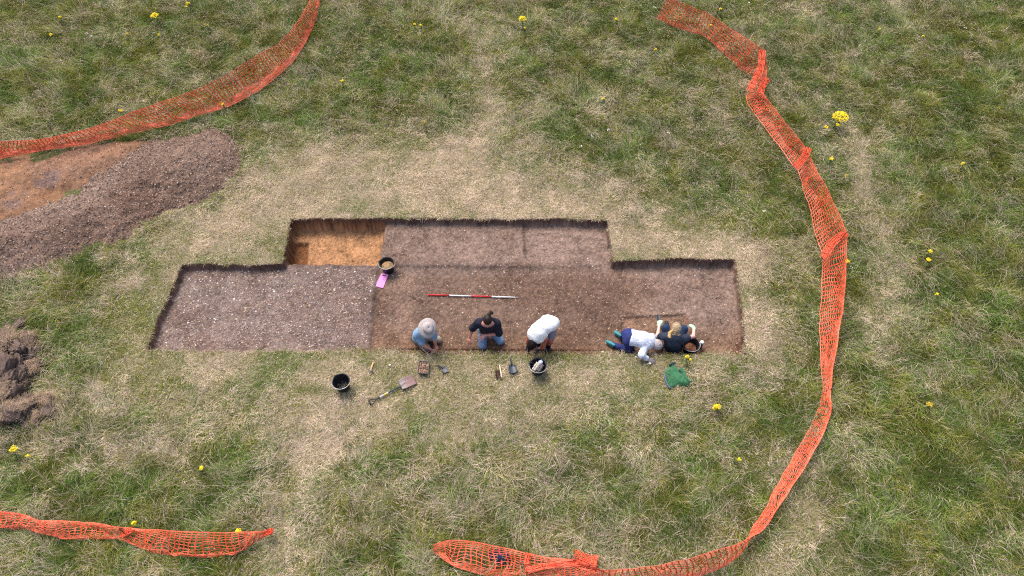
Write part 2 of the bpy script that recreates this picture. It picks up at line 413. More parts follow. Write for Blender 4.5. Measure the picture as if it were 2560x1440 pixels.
def trench_pebbles():
    r = np.random.default_rng(5); P2 = []; S_ = []; K = []
    gp = Pl([(455,664),(706,662),(947,666),(938,740),(922,878),(368,876)], -.18)
    p = scatter(19000, gp, r); m = fbm(p[:, 0]*1.2, p[:, 1]*1.2, seed=91); p = p[r.uniform(0, 1, len(p)) < .35+.9*m]
    P2.append(p); S_.append(.0055+.013*r.power(1.2, len(p))[::-1]*r.uniform(0, 1, len(p))**2.2); K.append(pick(len(p), r)*.88)
    p = scatter(950, gp, r); P2.append(p); S_.append(r.uniform(.012, .026, len(p))); K.append(np.clip(pick(len(p), r), 0, .75))
    p = scatter(15000, TRW, r); g = sdist(p[:, 0], p[:, 1], gp); p = p[g > 0]
    P2.append(p); S_.append(.0045+.013*r.uniform(0, 1, len(p))**3); K.append(pick(len(p), r)*np.array([.95, .82, .68]))
    p = scatter(260, TRW, r); P2.append(p); S_.append(r.uniform(.01, .02, len(p))); K.append(pick(len(p), r)*.95)
    # crumbs at the foot of the near face
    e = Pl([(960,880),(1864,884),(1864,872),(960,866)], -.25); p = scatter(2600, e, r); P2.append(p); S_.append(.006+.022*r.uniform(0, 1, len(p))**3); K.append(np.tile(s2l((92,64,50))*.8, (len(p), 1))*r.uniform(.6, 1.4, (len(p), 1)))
    p = np.vstack(P2); s = np.concatenate(S_); k = np.vstack(K)
    z, d, pit = trench_z(p[:, 0], p[:, 1]); ok = (d < -.05); 
    ok &= ~((pit > .05) & (r.uniform(0, 1, len(p)) < .75)) & ~((pit > .02) & (pit < .98))
    p, s, k, z = p[ok], s[ok], k[ok], z[ok]
    o = pebbles('trench_gravel', np.stack([p[:, 0], p[:, 1], z+s*.1], 1), s, np.clip(k, .01, .8), 6)
    tag(o, 'pale flint pebbles strewn over the trench floor, thickest in its left half', 'gravel', kind='stuff')
    for (poly, hz), n, nm, lab, tint, sd in ((HEAPS[0], 30000, 'spoil_gravel', 'grey gravel scattered over the long brown spoil heap', (.78,.71,.66), 7), (HEAPS[1], 5000, 'spoil_gravel', 'pale stones scattered over the low orange spoil heap', (1.,.88,.74), 8)):
        r = np.random.default_rng(sd); p = scatter(n, poly, r); z, d = hz(p[:, 0], p[:, 1]); m = fbm(p[:, 0]*1.1, p[:, 1]*1.1, seed=95)
        ok = (d > .01) & (r.uniform(0, 1, n) < .2+1.2*m)
        p, z = p[ok], z[ok]; sp_ = scatter_edge(poly, n//7, r); p = np.vstack([p, sp_]); zz, dd_ = hz(sp_[:, 0], sp_[:, 1]); z = np.concatenate([z, np.where(dd_ > -.04, zz, .015)])
        s = .006+.016*r.uniform(0, 1, len(p))**2.6
        o = pebbles(nm, np.stack([p[:, 0], p[:, 1], z+s*.15], 1), s, np.clip(np.where(r.uniform(0, 1, (len(p), 1)) < .42, np.tile(s2l((118,98,90))*.8, (len(p), 1))*r.uniform(.5, 1.25, (len(p), 1)), pick(len(p), r))*np.array(tint), .01, .8), sd)
        tag(o, lab, 'gravel', kind='stuff')
trench_pebbles()

# ------------------------------------------------------------------ grass
BLOND = np.array([s2l(c) for c in ((212,196,178),(196,178,158),(224,208,194),(178,160,136),(204,186,164),(194,178,162))])
GREEN = np.array([s2l(c) for c in ((116,134,62),(94,116,50),(136,146,82),(142,150,100),(80,104,44),(128,124,60),(98,122,66))])
def blades(p, ang, L, lift, w, c, r, z0, seg=3, bend=None):
    """curved tapering blades lying in direction ang; returns V,F4,F3,col"""
    n = len(p); d = np.stack([np.cos(ang), np.sin(ang)], 1); q = np.stack([-d[:, 1], d[:, 0]], 1)
    bend = r.normal(0, .35, n) if bend is None else bend
    ts = np.linspace(0, 1, seg+1); rows = []; cols = []
    tilt = r.uniform(-.7, .7, n)
    for i, t in enumerate(ts):
        hor = L*(t**1.15)*np.sqrt(np.clip(1-lift**2, .02, 1)); zz = L*lift*(1.9*t-1.05*t*t)
        ctr = np.concatenate([p+d*hor[:, None]+q*(bend*L*t*t*.6)[:, None], (z0+zz)[:, None]], 1)
        ww = w*(1-t)**.6*(.8 if i == 0 else 1)
        off = np.concatenate([q*(ww*np.cos(tilt))[:, None], (ww*np.sin(tilt))[:, None]], 1)
        if i < seg: rows += [ctr-off, ctr+off]; cols += [c, c]
        else: rows.append(ctr); cols.append(c)
    k = 2*seg+1
    V = np.stack(rows, 1).reshape(-1, 3); K = np.stack(cols, 1).reshape(-1, 3)
    b = np.arange(n)*k
    F4 = np.concatenate([np.stack([b+2*i, b+2*i+1, b+2*i+3, b+2*i+2], 1) for i in range(seg-1)])
    F3 = np.stack([b+2*seg-2, b+2*seg-1, b+2*seg], 1)
    return V.astype(np.float32), F4, F3, K.astype(np.float32)
GRASS_MAT = blade_mat('grass_blade')
def build_grass(N=1250000):
    r = np.random.default_rng(21)
    tp = [P(-150, -110)[:2], P(2710, -110)[:2], P(2800, 1560)[:2], P(-240, 1560)[:2]]
    tp = np.array(tp); lo = tp.min(0); hi = tp.max(0)
    p = np.zeros((0, 2))
    while len(p) < N:
        q = r.uniform(lo, hi, (N, 2)); p = np.vstack([p, q[sdist(q[:, 0], q[:, 1], tp) < 0]])
    p = p[:N]
    # nearer ground is seen larger: same density everywhere, trench and heaps left bare
    jx = p[:, 0]+.04*(noise(p[:, 0]*9, p[:, 1]*9, seed=31)-.5); jy = p[:, 1]+.04*(noise(p[:, 0]*9, p[:, 1]*9, seed=32)-.5)
    r_edge = r.uniform(-.02, .10, len(p))
    ok = sdist(jx, jy, TRW) > np.where(p[:, 1] < 7.35, -.035, -.012)
    for poly, hz in HEAPS:
        z, d = hz(p[:, 0], p[:, 1]); s = sdist(p[:, 0], p[:, 1], poly); ok &= ~((s < .25) & (d > r_edge))
    p = p[ok]; n = len(p); x, y = p[:, 0], p[:, 1]
    dry, tr = zones(x, y)
    flow = 2.2*math.pi*fbm(x*.55+3, y*.55, octv=2, seed=33)+4.2*(fbm(x*3.2, y*3.2, octv=2, seed=34)-.5)*2
    ang = flow+r.normal(0, .85, n)
    bp = sstep(.42, .64, fbm(x*2.1+11, y*2.7, octv=3, seed=46))
    tus = fbm(x*1.5, y*1.5, octv=3, seed=35)                      # tussocks
    cl = fbm(x*6.5, y*6.5, octv=2, seed=36); cm = sstep(.36, .62, fbm(x*2.9+40, y*3.4, octv=3, seed=39))
    L = (.06+.07*r.uniform(0, 1, n))*tr+(1-tr)*(.09+.25*r.uniform(0, 1, n)**1.6)*(.5+1.0*tus)
    lift = np.clip(r.normal(.42, .22, n)-.10*tr, .08, .97)
    isd = r.uniform(0, 1, n) < np.clip(dry+.35*(cl-.5)-.22*(cm-.5)*(1-tr), .03, .97)
    c = np.where(isd[:, None], BLOND[r.integers(0, len(BLOND), n)], GREEN[r.integers(0, len(GREEN), n)])
    # sward colour drifts from olive to blue green from clump to clump
    cl2 = fbm(x*2.2, y*2.2, octv=3, seed=37)[:, None]; warm = np.array([1.12, .98, .78]); cool = np.array([.88, 1.0, .95])
    k = sstep(.35, .65, cl2)
    c = c*np.where(isd[:, None], 1, warm*k+cool*(1-k))
    c = c*(r.uniform(.75, 1.15, n)*(.80+.4*cl)*np.where(isd, (1.0+.10*tr)*(.90+.28*bp), 1.3-.54*cm*(1-.8*tr)))[:, None]*ALB*1.30
    lift = np.where(isd, lift*.8+.1, lift)
    w = np.where(isd, .0028, .0032)*(1+.5*r.uniform(0, 1, n))*(.85+.3*(1-tr))
    out = blades(p, ang, L, lift, w, c, r, gz_out(x, y)-.005, 3)
    V, F4, F3, K = out
    o = mesh_np('meadow_grass', V, [F4, F3], GRASS_MAT, None, False, K)
    tag(o, 'long green and straw coloured meadow grass around the trench', 'grass', kind='stuff')
    # long pale seed stalks laid over the sward in swept streaks
    m = 26000; q = np.zeros((0, 2)); 
    while len(q) < m:
        s = r.uniform(lo, hi, (m, 2)); s = s[sdist(s[:, 0], s[:, 1], tp) < 0]
        dq, tq = zones(s[:, 0], s[:, 1]); keep = (r.uniform(0, 1, len(s)) < .12+1.5*(fbm(s[:, 0]*1.1, s[:, 1]*1.1, octv=3, seed=38)-.38)) & (r.uniform(0, 1, len(s)) > .65*tq) & (sdist(s[:, 0], s[:, 1], TRW) > .12)
        for poly, hz in HEAPS: keep &= sdist(s[:, 0], s[:, 1], poly) > .15
        q = np.vstack([q, s[keep]])
    q = q[:m]; x, y = q[:, 0], q[:, 1]; n = m
    ang = 2.2*math.pi*fbm(x*.55+3, y*.55, octv=2, seed=33)+2.4*(fbm(x*2.6, y*2.6, octv=2, seed=34)-.5)*2+r.normal(0, .3, n)
    c = BLOND[r.integers(0, len(BLOND), n)]*r.uniform(.8, 1.15, (n, 1))*ALB*1.1
    V, F4, F3, K = blades(q, ang, r.uniform(.3, .62, n), np.clip(r.normal(.4, .15, n), .1, .8), np.full(n, .0023), c, r, gz_out(x, y)+.03, 4)
    o = mesh_np('seed_stalks', V, [F4, F3], GRASS_MAT, None, False, K)
    tag(o, 'pale dry seed stalks lying in swept streaks over the meadow', 'grass', kind='stuff')
build_grass()

# ================================================================== NETTING
def transl_mat(name, c, c2=None, rough=.5, t=.25):
    m = mat(name, c, rough, .12, 9, spec=.4); nt = m.node_tree; b = nt.nodes['Principled BSDF']; out = nt.nodes['Material Output']
    tr = nt.nodes.new('ShaderNodeBsdfTranslucent'); mx = nt.nodes.new('ShaderNodeMixShader'); mx.inputs[0].default_value = t
    nt.links.new(b.inputs['Base Color'].links[0].from_socket, tr.inputs[0])
    nt.links.new(b.outputs[0], mx.inputs[1]); nt.links.new(tr.outputs[0], mx.inputs[2]); nt.links.new(mx.outputs[0], out.inputs[0])
    return m
NET_BAND = transl_mat('orange_net_band', (.88, .085, .03)); NET_STRAND = transl_mat('orange_net_strand', (.92, .21, .11))
STEEL_PIN = mat('rusty_pin', (.05, .035, .03), .6, .3, 40)
def net(label, stations, posts, seed, folds=(), rows=15):
    """stations: (bottom px,py, top px,py, top height, fold 0..1, base height)"""
    r = np.random.default_rng(seed)
    A = []
    for s in stations:
        bx, by, tx, ty, zt, fold = s[:6]; zb = s[6] if len(s) > 6 else .10
        b = P(bx, by, zb); t = P(tx, ty, zt)
        mx, my = bx+(tx-bx)*fold, by+(ty-by)*fold
        zm = zb+.05+(zt-zb)*.12 if fold else zb+(zt-zb)*.4
        mm = P(mx, my, zm) if fold else (b+t)/2
        A.append(np.concatenate([b, mm, t]))
    c = spline(A, 0)
    # resample by arc length of the middle line
    L = np.concatenate([[0], np.cumsum(np.linalg.norm(np.diff((c[:, 0:3]+c[:, 6:9])/2, axis=0), axis=1))])
    tot = L[-1]; n = int(tot/.0325)//3*3+1
    s = np.linspace(0, tot, n); c = np.stack([np.interp(s, L, c[:, k]) for k in range(9)], 1)
    def S(v):      # v 0..1 over the width -> (n,3)
        f = .38; v = float(np.clip(v+.03*math.sin(v*9+seed), 0, 1))
        if v < f: p = c[:, 0:3]+(c[:, 3:6]-c[:, 0:3])*(v/f)
        else: p = c[:, 3:6]+(c[:, 6:9]-c[:, 3:6])*((v-f)/(1-f))
        k = math.sin(math.pi*v)
        w = np.stack([fbm(s*1.3, np.full(n, v*1.1), octv=3, seed=seed+i)-.5 for i in range(3)], 1)*np.array([.13, .13, .10])*(.35+k)+np.stack([fbm(s*4.5, np.full(n, v*2.2+7), octv=3, seed=seed+5+i)-.5 for i in range(3)], 1)*np.array([.12, .12, .12])*(.25+k)
        q = p+w; q[:, 2] = np.maximum(q[:, 2], .04); return q
    m1 = MB(); m2 = MB()
    nv = 40; vs = np.linspace(0, 1, nv+1); G = np.stack([S(v) for v in vs], 0)   # (nv+1,n,3)
    T = np.gradient(G, axis=1); T /= np.linalg.norm(T, axis=2, keepdims=True)+1e-9
    W = np.gradient(G, axis=0); W /= np.linalg.norm(W, axis=2, keepdims=True)+1e-9
    N = np.cross(T, W); N /= np.linalg.norm(N, axis=2, keepdims=True)+1e-9
    th = .0022
    def strip(c0, side, nor, mb):
        k = len(c0); V = np.concatenate([c0-side+nor*th, c0+side+nor*th, c0+side-nor*th, c0-side-nor*th]); i = np.arange(k-1); F = []
        for a, b in ((0, 1), (1, 2), (2, 3), (3, 0)): F.append(np.stack([i+a*k, i+b*k, i+1+b*k, i+1+a*k], 1))
        mb.add(V, np.concatenate(F))
    for j in list(range(rows))+([.5,1.5,2.5,3.5,1.25,2.75] if seed == 101 else []):
        v = j/(rows-1)*nv; a = int(min(v, nv-1)); f = v-a
        g = G[a]*(1-f)+G[a+1]*f; hw = .0045 if j not in (0, rows-1) else .009
        strip(g, W[a]*hw, N[a], m2)
    for i in range(2, n, 3):
        strip(G[:, i]+.001*N[:, i], T[:, i]*.0095*r.uniform(.85, 1.15), N[:, i]*1.35, m1)
    for fl in folds:      # where the net is gathered and folds over itself
        zt = fl[0]; ln = spline(np.array([P(a, b_, zt-.35*zt*i/(len(fl)-2)) for i, (a, b_) in enumerate(fl[1:])]), 0)[::3]; k = len(ln)
        Tn = np.gradient(ln, axis=0); sd = np.stack([-Tn[:, 1], Tn[:, 0], 0*Tn[:, 0]], 1); sd /= np.linalg.norm(sd, axis=1)[:, None]+1e-9
        for j in range(9):
            wk = 1 if zt > .35 else .6; o_ = (j-4)*.019*wk+.03*(fbm(np.arange(k)*.35+j*3, np.full(k, j*1.7), seed=seed+j)-.5); zz = .10*(fbm(np.arange(k)*.4, np.full(k, j*2.1), seed=seed+30+j)-.5)+.03
            (m1 if j % 2 else m2).tube(ln+sd*o_[:, None]+np.stack([0*zz, 0*zz, zz], 1), .0065, 5)
        for q in range(1, k-1, 2):
            m1.tube(np.array([ln[q]+sd[q]*w_+np.array([0, 0, .04+r.uniform(-.03, .03)]) for w_ in np.linspace(-.09*wk, .09*wk, 6)]), .010, 4)
    p0 = P(stations[len(stations)//2][0], stations[len(stations)//2][1])
    e = empty('barrier_netting', p0, label, 'barrier netting', 'orange barrier netting round the dig')
    m2.build('net_strands', NET_STRAND, e); m1.build('net_bands', NET_BAND, e)
    for (px, py, zt, lx, ly) in posts:
        b = P(px, py, 0); pm = MB(); top = b+np.array([lx, ly, zt])
        pm.tube([b-np.array([0, 0, .05]), b*.5+top*.5, top], .008, 6)
        # hooked head of the pin
        pm.tube([top, top+np.array([.02, 0, .03]), top+np.array([.05, 0, .02]), top+np.array([.055, 0, -.01])], .006, 6)
        pm.build('pin', STEEL_PIN, e)
net('long curved run of orange netting standing behind the spoil heap at upper left',
    [(-170,420,-170,368,.55,.42),(-80,412,-80,358,.55,.42),(0,398,0,353,.55,.42),(100,378,80,350,.5,.5),(200,364,170,335,.5,.5),(300,341,250,313,.52,.48),(400,318,330,282,.6,.42),(455,302,385,262,.72,.36),(560,268,500,222,.66,.3),(628,238,600,166,.74,.3),(682,200,650,135,.72,.34),(742,140,700,104,.66,.36),(780,70,745,52,.6,.36),(802,0,775,0,.6,.36),(815,-60,790,-60,.6,.36)],
    [(398,296,.8,0,.1),(640,215,.8,-.05,.1),(150,362,.62,0,.08)], 101)
net('long orange netting run from upper right to a loose oval loop at bottom',
    [(1640,46,1668,-6,.7,.12),(1700,73,1722,14,.74,.15),(1760,90,1776,38,.72,.15),(1800,125,1830,74,.75,.15),(1850,172,1880,104,.8,.2),(1880,192,1904,125,.75,.35),
     (1888,192,1916,165,.45,.4),(1878,215,1912,205,.35,.5),(1866,240,1904,224,.4,.5),(1868,262,1914,243,.5,.45),(1898,304,1948,284,.55,.45),(1942,360,1988,336,.58,.48),(1972,405,2010,362,.6,.5),(1986,420,2019,376,.6,.55),
     (1994,428,2026,392,.55,.5),(2008,475,2045,428,.6,.45),(2028,545,2076,492,.62,.5),(2042,600,2106,550,.66,.5),(2054,636,2118,585,.66,.5),(2058,655,2119,605,.6,.35),
     (2052,705,2116,680,.5,.5),(2050,780,2108,760,.42,.55),(2050,860,2096,850,.36,.5),(2053,930,2084,925,.3,.5),(2056,980,2079,985,.25,.5),(2046,1025,2076,1030,.25,.5),(2026,1068,2062,1075,.25,.5),(1998,1115,2040,1118,.24,.5),(1970,1168,2006,1176,.24,.5),(1938,1222,1972,1230,.22,.5),(1908,1278,1938,1280,.22,.5),(1880,1326,1908,1328,.25,.5),(1868,1366,1880,1344,.35,.5),
     (1840,1398,1846,1360,.5,.36),(1790,1424,1780,1382,.55,.34),(1720,1446,1715,1398,.6,.34),(1640,1452,1635,1414,.55,.4),(1560,1454,1560,1422,.45,.42),(1500,1452,1500,1424,.3,.45),(1440,1446,1438,1402,.2,.5),(1370,1438,1370,1392,.18,.4),(1310,1438,1312,1380,.2,.2),(1240,1440,1246,1366,.26,.2),(1180,1430,1190,1356,.25,.2),(1135,1414,1145,1351,.22,.2),(1100,1390,1108,1353,.2,.3),(1078,1370,1080,1360,.2,.3)],
    [(1776,86,.95,.08,.12),(1893,188,.8,.05,.25),(1993,420,.75,.1,.1),(2062,640,.75,.25,.12),(2066,990,.5,0,.05),(1868,1370,.6,0,0)], 202,
    [(.7,(1905,127),(1903,158),(1897,185),(1884,205),(1872,228)),(.5,(1917,198),(1907,215),(1900,235)),(.6,(2019,371),(2012,392),(1999,408),(1985,420)),(.6,(2118,586),(2102,592),(2078,612),(2058,646)),(.2,(1322,1384),(1318,1405),(1322,1430)),(.2,(1318,1428),(1370,1415),(1440,1408),(1478,1402))])
net('short loose run of orange netting lying at the bottom left corner',
    [(-150,1330,-150,1270,.25,.15),(-60,1326,-60,1274,.25,.15),(0,1318,0,1280,.24,.15),(60,1320,60,1288,.22,.2),(105,1333,100,1302,.2,.35),(180,1346,165,1303,.2,.3),(250,1346,235,1306,.2,.25),(292,1346,290,1319,.22,.4),(332,1358,340,1322,.25,.35),(385,1379,400,1324,.3,.15),(445,1392,460,1326,.32,.12),(505,1395,515,1326,.32,.12),(562,1388,572,1327,.3,.12),(612,1370,622,1328,.28,.12),(652,1348,654,1329,.24,.2),(682,1335,680,1327,.22,.3)],
    [(325,1345,.45,0,.05),(676,1333,.5,.02,0)], 303, [(.2,(334,1324),(322,1332),(308,1337)),(.2,(684,1328),(670,1332),(660,1336))])
# bunched end of the net lying over the run
def bunch():
    r = np.random.default_rng(4); mb = MB(); m2 = MB(); co = [np.array(q, float) for q in ((1440,1373),(1498,1390),(1484,1432),(1428,1414))]
    def at(u, v):
        q = (co[0]*(1-u)+co[1]*u)*(1-v)+(co[3]*(1-u)+co[2]*u)*v
        w = 14*np.array([fbm(np.array([u*2.3]), np.array([v*2.3]), seed=k)[0]-.5 for k in (3, 4)])
        return P(q[0]+w[0], q[1]+w[1], .10+.34*fbm(np.array([u*2.2]), np.array([v*2.2]), seed=9)[0]*math.sin(math.pi*min(max(v, .08), .92)))
    for j in range(11): mb.tube([at(u, j/10) for u in np.linspace(0, 1, 16)], .0055, 5)
    for i in range(8): m2.tube([at(i/7, v) for v in np.linspace(0, 1, 14)], .010, 5)
    for j in range(6): mb.tube([at(.72+.28*u, .1+j/6+.12*math.sin(u*9+j)) for u in np.linspace(0, 1, 10)], .007, 5)
    e = empty('barrier_netting', P(1470,1400), 'crumpled flap of orange netting beside the loose oval loop at bottom', 'barrier netting', 'orange barrier netting round the dig')
    mb.build('net_strands', NET_STRAND, e); m2.build('net_bands', NET_BAND, e)
bunch()

# ================================================================== SMALL OBJECTS
BLACK = mat('black_plastic', (.010, .012, .017), .45, .25, 20, spec=.35); DGREY = mat('dark_painted_steel', (.03, .04, .055), .5, .3, 30)
GREYST = mat('grey_steel', (.16, .16, .17), .45, .25, 25, metal=.4); WOOD = mat('pale_wood', (.62, .43, .24), .7, .2, 50); WHITE = mat('white_paint', (.8, .8, .8), .45, .06, 30)
RED = mat('red_paint', (.62, .025, .035), .4, .1, 30); WIRE = mat('galvanised_wire', (.55, .57, .62), .35, .15, 60, metal=.6)
FLOOR = -.235
def fz(px, py, z=-.24):
    q = P(px, py, z); return float(trench_z(np.array([q[0]]), np.array([q[1]]))[0][0])
def bucket(px, py, zb, label, hang=0., spout=2.6, R=.165, Hh=.27):
    """px,py: photo position of the base centre"""
    b = P(px, py, zb); e = empty('bucket', b, label, 'bucket', 'black builders buckets at the dig')
    sp = lambda an, z: np.where(z > Hh*.8, .10*np.exp(-((np.angle(np.exp(1j*(an-spout))))/.22)**2)*(z-Hh*.8)/(Hh*.2), 0)
    m = MB(); r0 = R*.74; t = .006
    m.lathe([(.001, .004), (r0*.96, .004), (r0, 0), (R*.93, Hh*.78), (R, Hh*.97), (R+.012, Hh*.975), (R+.014, Hh), (R+.002, Hh+.004), (R-t, Hh-.004), (R*.93-t, Hh*.78), (r0-t, .012), (.001, .012)], np.eye(3), b, 36, sp)
    m.build('body', BLACK, e, True)
    h = MB(); an = np.linspace(0, math.pi, 21); ph = hang
    c = np.stack([(R+.018)*np.cos(an), (R+.02)*np.sin(an)*.98, -.012+.035*np.sin(an)], 1)
    M = np.array([[math.cos(ph), -math.sin(ph), 0], [math.sin(ph), math.cos(ph), 0], [0, 0, 1]])
    c = c@M.T+b+np.array([0, 0, Hh]); h.tube(c, .0038, 6); h.build('handle', WIRE, e, True)
    return b
def fill(name, b, z, rad, colr, label, cat, seed, amp=.03):
    V0, F0 = ICO3; x, y = V0[:, 0]*rad, V0[:, 1]*rad
    zz = np.where(V0[:, 2] > 0, .04*V0[:, 2]+amp*(fbm(x*30+seed, y*30, seed=seed)-.4)+.02*(fbm(x*90, y*90, seed=seed)-.5), -.03)
    V = np.stack([x, y, zz], 1)+b+np.array([0, 0, z])
    n = fbm(V[:, 0]*60, V[:, 1]*60, V[:, 2]*60, seed=seed)[:, None]
    o = mesh_np(name, V, F0, bpy.data.materials['soil'], None, False, np.clip(s2l(colr)*(.5+1.0*n), .01, .8)); tag(o, label, cat); return o
bA = bucket(859, 968, 0, 'empty black bucket on the grass left of the long shovel', math.pi*1.04, 2.4)
bB = bucket(1344, 928, 0, 'black bucket on the grass holding a rolled cream cloth', math.pi*.95, 2.9)
bC = bucket(971, 675, fz(971, 678)+.0, 'black bucket of stony soil above the pink kneeling pad', math.pi*1.0, 2.9)
bD = bucket(1722, 876, FLOOR+.0, 'black bucket half full of brown soil beside the seated digger', math.pi*1.15, 1.2)
fill('soil', bC, .16, .135, (146,122,92), 'stony brown soil filling the bucket above the pink pad', 'soil', 3)
fill('soil', bD, .12, .13, (140,96,74), 'red brown soil in the bucket beside the seated digger', 'soil', 5)
# things in the bucket on the grass
def lump(name, c, ax, M, m, label, cat, amp=.2, seed=1, parent=None, sub=ICO3, fr=9):
    V0, F0 = sub; n = fbm(V0[:, 0]*fr/4+seed, V0[:, 1]*fr/4, V0[:, 2]*fr/4, seed=seed)
    V = (V0*(1+amp*(n-.5)*2)[:, None]*np.asarray(ax))@np.asarray(M).T+np.asarray(c)
    o = mesh_np(name, V, F0, m, parent, True); 
    return tag(o, label, cat) if label else o
def rolled(name, a, b, r, m, label, cat, turns=2.2):
    mb = MB(); a, b = np.asarray(a), np.asarray(b); fr = frame(b-a); n = 40; th = np.linspace(0, turns*2*math.pi, n); rr = r*(.25+.75*th/th[-1])
    V = []; ks = 9
    for k in range(ks):
        c = a+(b-a)*k/(ks-1); wob = 1+.08*math.sin(k*1.7)
        V.append(c+((rr*np.cos(th)*wob)[:, None]*fr[:, 1]+(rr*np.sin(th)*wob)[:, None]*fr[:, 2]))
    V = np.concatenate(V); i = np.arange((ks-1)*n).reshape(ks-1, n)[:, :-1].ravel(); F = np.stack([i, i+1, i+n+1, i+n], 1)
    o = mesh_np(name, V, F, m, None, True); s = o.modifiers.new('thickness', 'SOLIDIFY'); s.thickness = .006; s.offset = 0
    tag(o, label, cat)
z0 = bB+np.array([0, 0, .20])
rolled('rolled_cloth', z0+np.array([-.085, -.07, -.03]), z0+np.array([.015, .055, .05]), .05, mat('cream_cloth', (.62, .58, .48), .9, .1, 40, bump=.3), 'rolled cream cloth standing in the bucket on the grass', 'cloth')
rolled('rolled_mat', z0+np.array([.005, -.09, -.03]), z0+np.array([.095, .035, .03]), .048, mat('grey_cloth', (.17, .15, .16), .9, .25, 60, bump=.4), 'rolled dark grey mat in the bucket beside the cream cloth', 'mat')
lump('plastic_bag', z0+np.array([.055, .085, .03]), (.05, .045, .035), frame((1, .3, .2)), mat('clear_blue_bag', (.45, .52, .75), .25, .3, 30, spec=.6), 'crumpled pale blue plastic bag in the bucket with the cream cloth', 'bag', .45, 4, fr=16)

# shovel on the grass
def shovel():
    a = P(922, 1008, .05); b = P(1027, 951, .06); d = (b-a)/np.linalg.norm(b-a); M = frame(d); Lt = np.linalg.norm(b-a)
    e = empty('shovel', (a+b)/2*np.array([1, 1, 0]), 'long shovel with a square blade lying on the grass', 'shovel')
    at = lambda x, y=0, z=0: a+M@np.array([x, y, z])
    g = MB(); g.tube([at(.02, -.052), at(.02, 0), at(.02, .052)], .014, 10)
    for s in (-1, 1): g.tube(spline([at(.02, .054*s), at(.06, .056*s), at(.12, .028*s), at(.17, 0), at(.20, 0)], 0)[::4], .011, 8)
    g.build('handle_grip', BLACK, e, True)
    s = MB(); s.tube([at(.17), at(.3), at(.45), at(.62), at(.74, 0, -.01)], [.017, .017, .017, .018, .015], 10); s.build('shaft', mat('teal_steel', (.03, .055, .06), .5, .2, 30), e, True)
    for nm, x0, x1, m in (('label_band', .24, .335, mat('grey_label', (.5, .5, .5), .5, .3, 60)), ('label_band', .337, .385, mat('yellow_label', (.75, .5, .03), .5, .1, 60)), ('label_band', .387, .43, bpy.data.materials['grey_label'])):
        t = MB(); t.tube([at(x0), at(x1)], .0185, 12); t.build(nm, m, e, True)
    # dished blade with turned sides
    nx, ny = 13, 11; V = []; 
    for i in range(nx):
        for j in range(ny):
            u = i/(nx-1); v = j/(ny-1)*2-1; w = .122*(.86+.14*min(u*4, 1))
            z = .016*abs(v)**3+(.035*math.sin(math.pi*min(1, .35+u*.65)))-.03*u+.018*math.exp(-(v/.18)**2)*(1-u)**2
            V.append(at(.70+.31*u+.015*(1-v*v)*(u > .9), v*w, z-.01))
    i = np.arange((nx-1)*ny).reshape(nx-1, ny)[:, :-1].ravel(); F = np.stack([i, i+1, i+ny+1, i+ny], 1)
    cc = np.array([s2l((150,140,142))*.6 if (k//ny)/(nx-1) < .28+.18*((k % ny)/(ny-1)) else s2l((138,112,112))*.8 for k in range(nx*ny)])
    bl = mesh_np('blade', V, F, mat('worn_blade', (1, 1, 1), .5, .25, 35, metal=.25, attr='col'), e, True, cc); sd = bl.modifiers.new('thickness', 'SOLIDIFY'); sd.thickness = .004
    k = MB(); k.tube([at(.64, 0, -.004), at(.74, 0, .02), at(.82, 0, .022)], [.021, .019, .006], 10); k.build('socket', GREYST, e, True)
shovel()
# hand tools on the grass
def hand_shovel(base_px, tip_px, width, z, m, label, hl, name='hand_shovel', mh=None):
    a = P(*base_px, z); b = P(*tip_px, z+.005); d = (b-a); Lt = np.linalg.norm(d); M = frame(d)
    at = lambda x, y=0, zz=0: a+M@np.array([x, y, zz])
    e = empty(name, (a+b)/2, label, 'shovel'); h = MB()
    # flattened steel handle folded to two ribs
    for s in (-1, 1): h.tube([at(0, .008*s, .014), at(hl*.5, .011*s, .018), at(hl+.03, .007*s, .012)], [.007, .009, .007], 8)
    h.tube([at(0, -.01, .014), at(-.008, 0, .014), at(0, .01, .014)], .007, 8)
    h.build('handle', mh or m, e, True)
    nx, ny = 11, 9; V = []
    for i in range(nx):
        for j in range(ny):
            u = i/(nx-1); v = j/(ny-1)*2-1; w = width/2*(min(1, .55+u*2.2) if name != 'garden_scoop' else .25+.75*math.sin(math.pi*min(.5+.0, u*.62+.15)) if u < .7 else math.sqrt(max(.06, 1-((u-.55)/.46)**2)))
            V.append(at(hl+(Lt-hl)*u-(.02*v*v if u > .85 else 0), v*w, .028*abs(v)**2.5*(1-.6*u)+.004))
    i = np.arange((nx-1)*ny).reshape(nx-1, ny)[:, :-1].ravel(); F = np.stack([i, i+1, i+ny+1, i+ny], 1)
    o = mesh_np('blade', V, F, m, e, True); sd = o.modifiers.new('thickness', 'SOLIDIFY'); sd.thickness = .003
hand_shovel((1276,896), (1284,934), .175, .05, mat('blue_black_enamel', (.022, .034, .055), .35, .25, 25), 'dark blue hand shovel on the grass beside the bucket with the cloth', .16)
hand_shovel((1094,914), (1120,930), .125, .05, mat('slate_grey_enamel', (.10, .105, .13), .5, .2, 25), 'small grey round scoop on the grass right of the finds tray', .11, 'garden_scoop', DGREY)
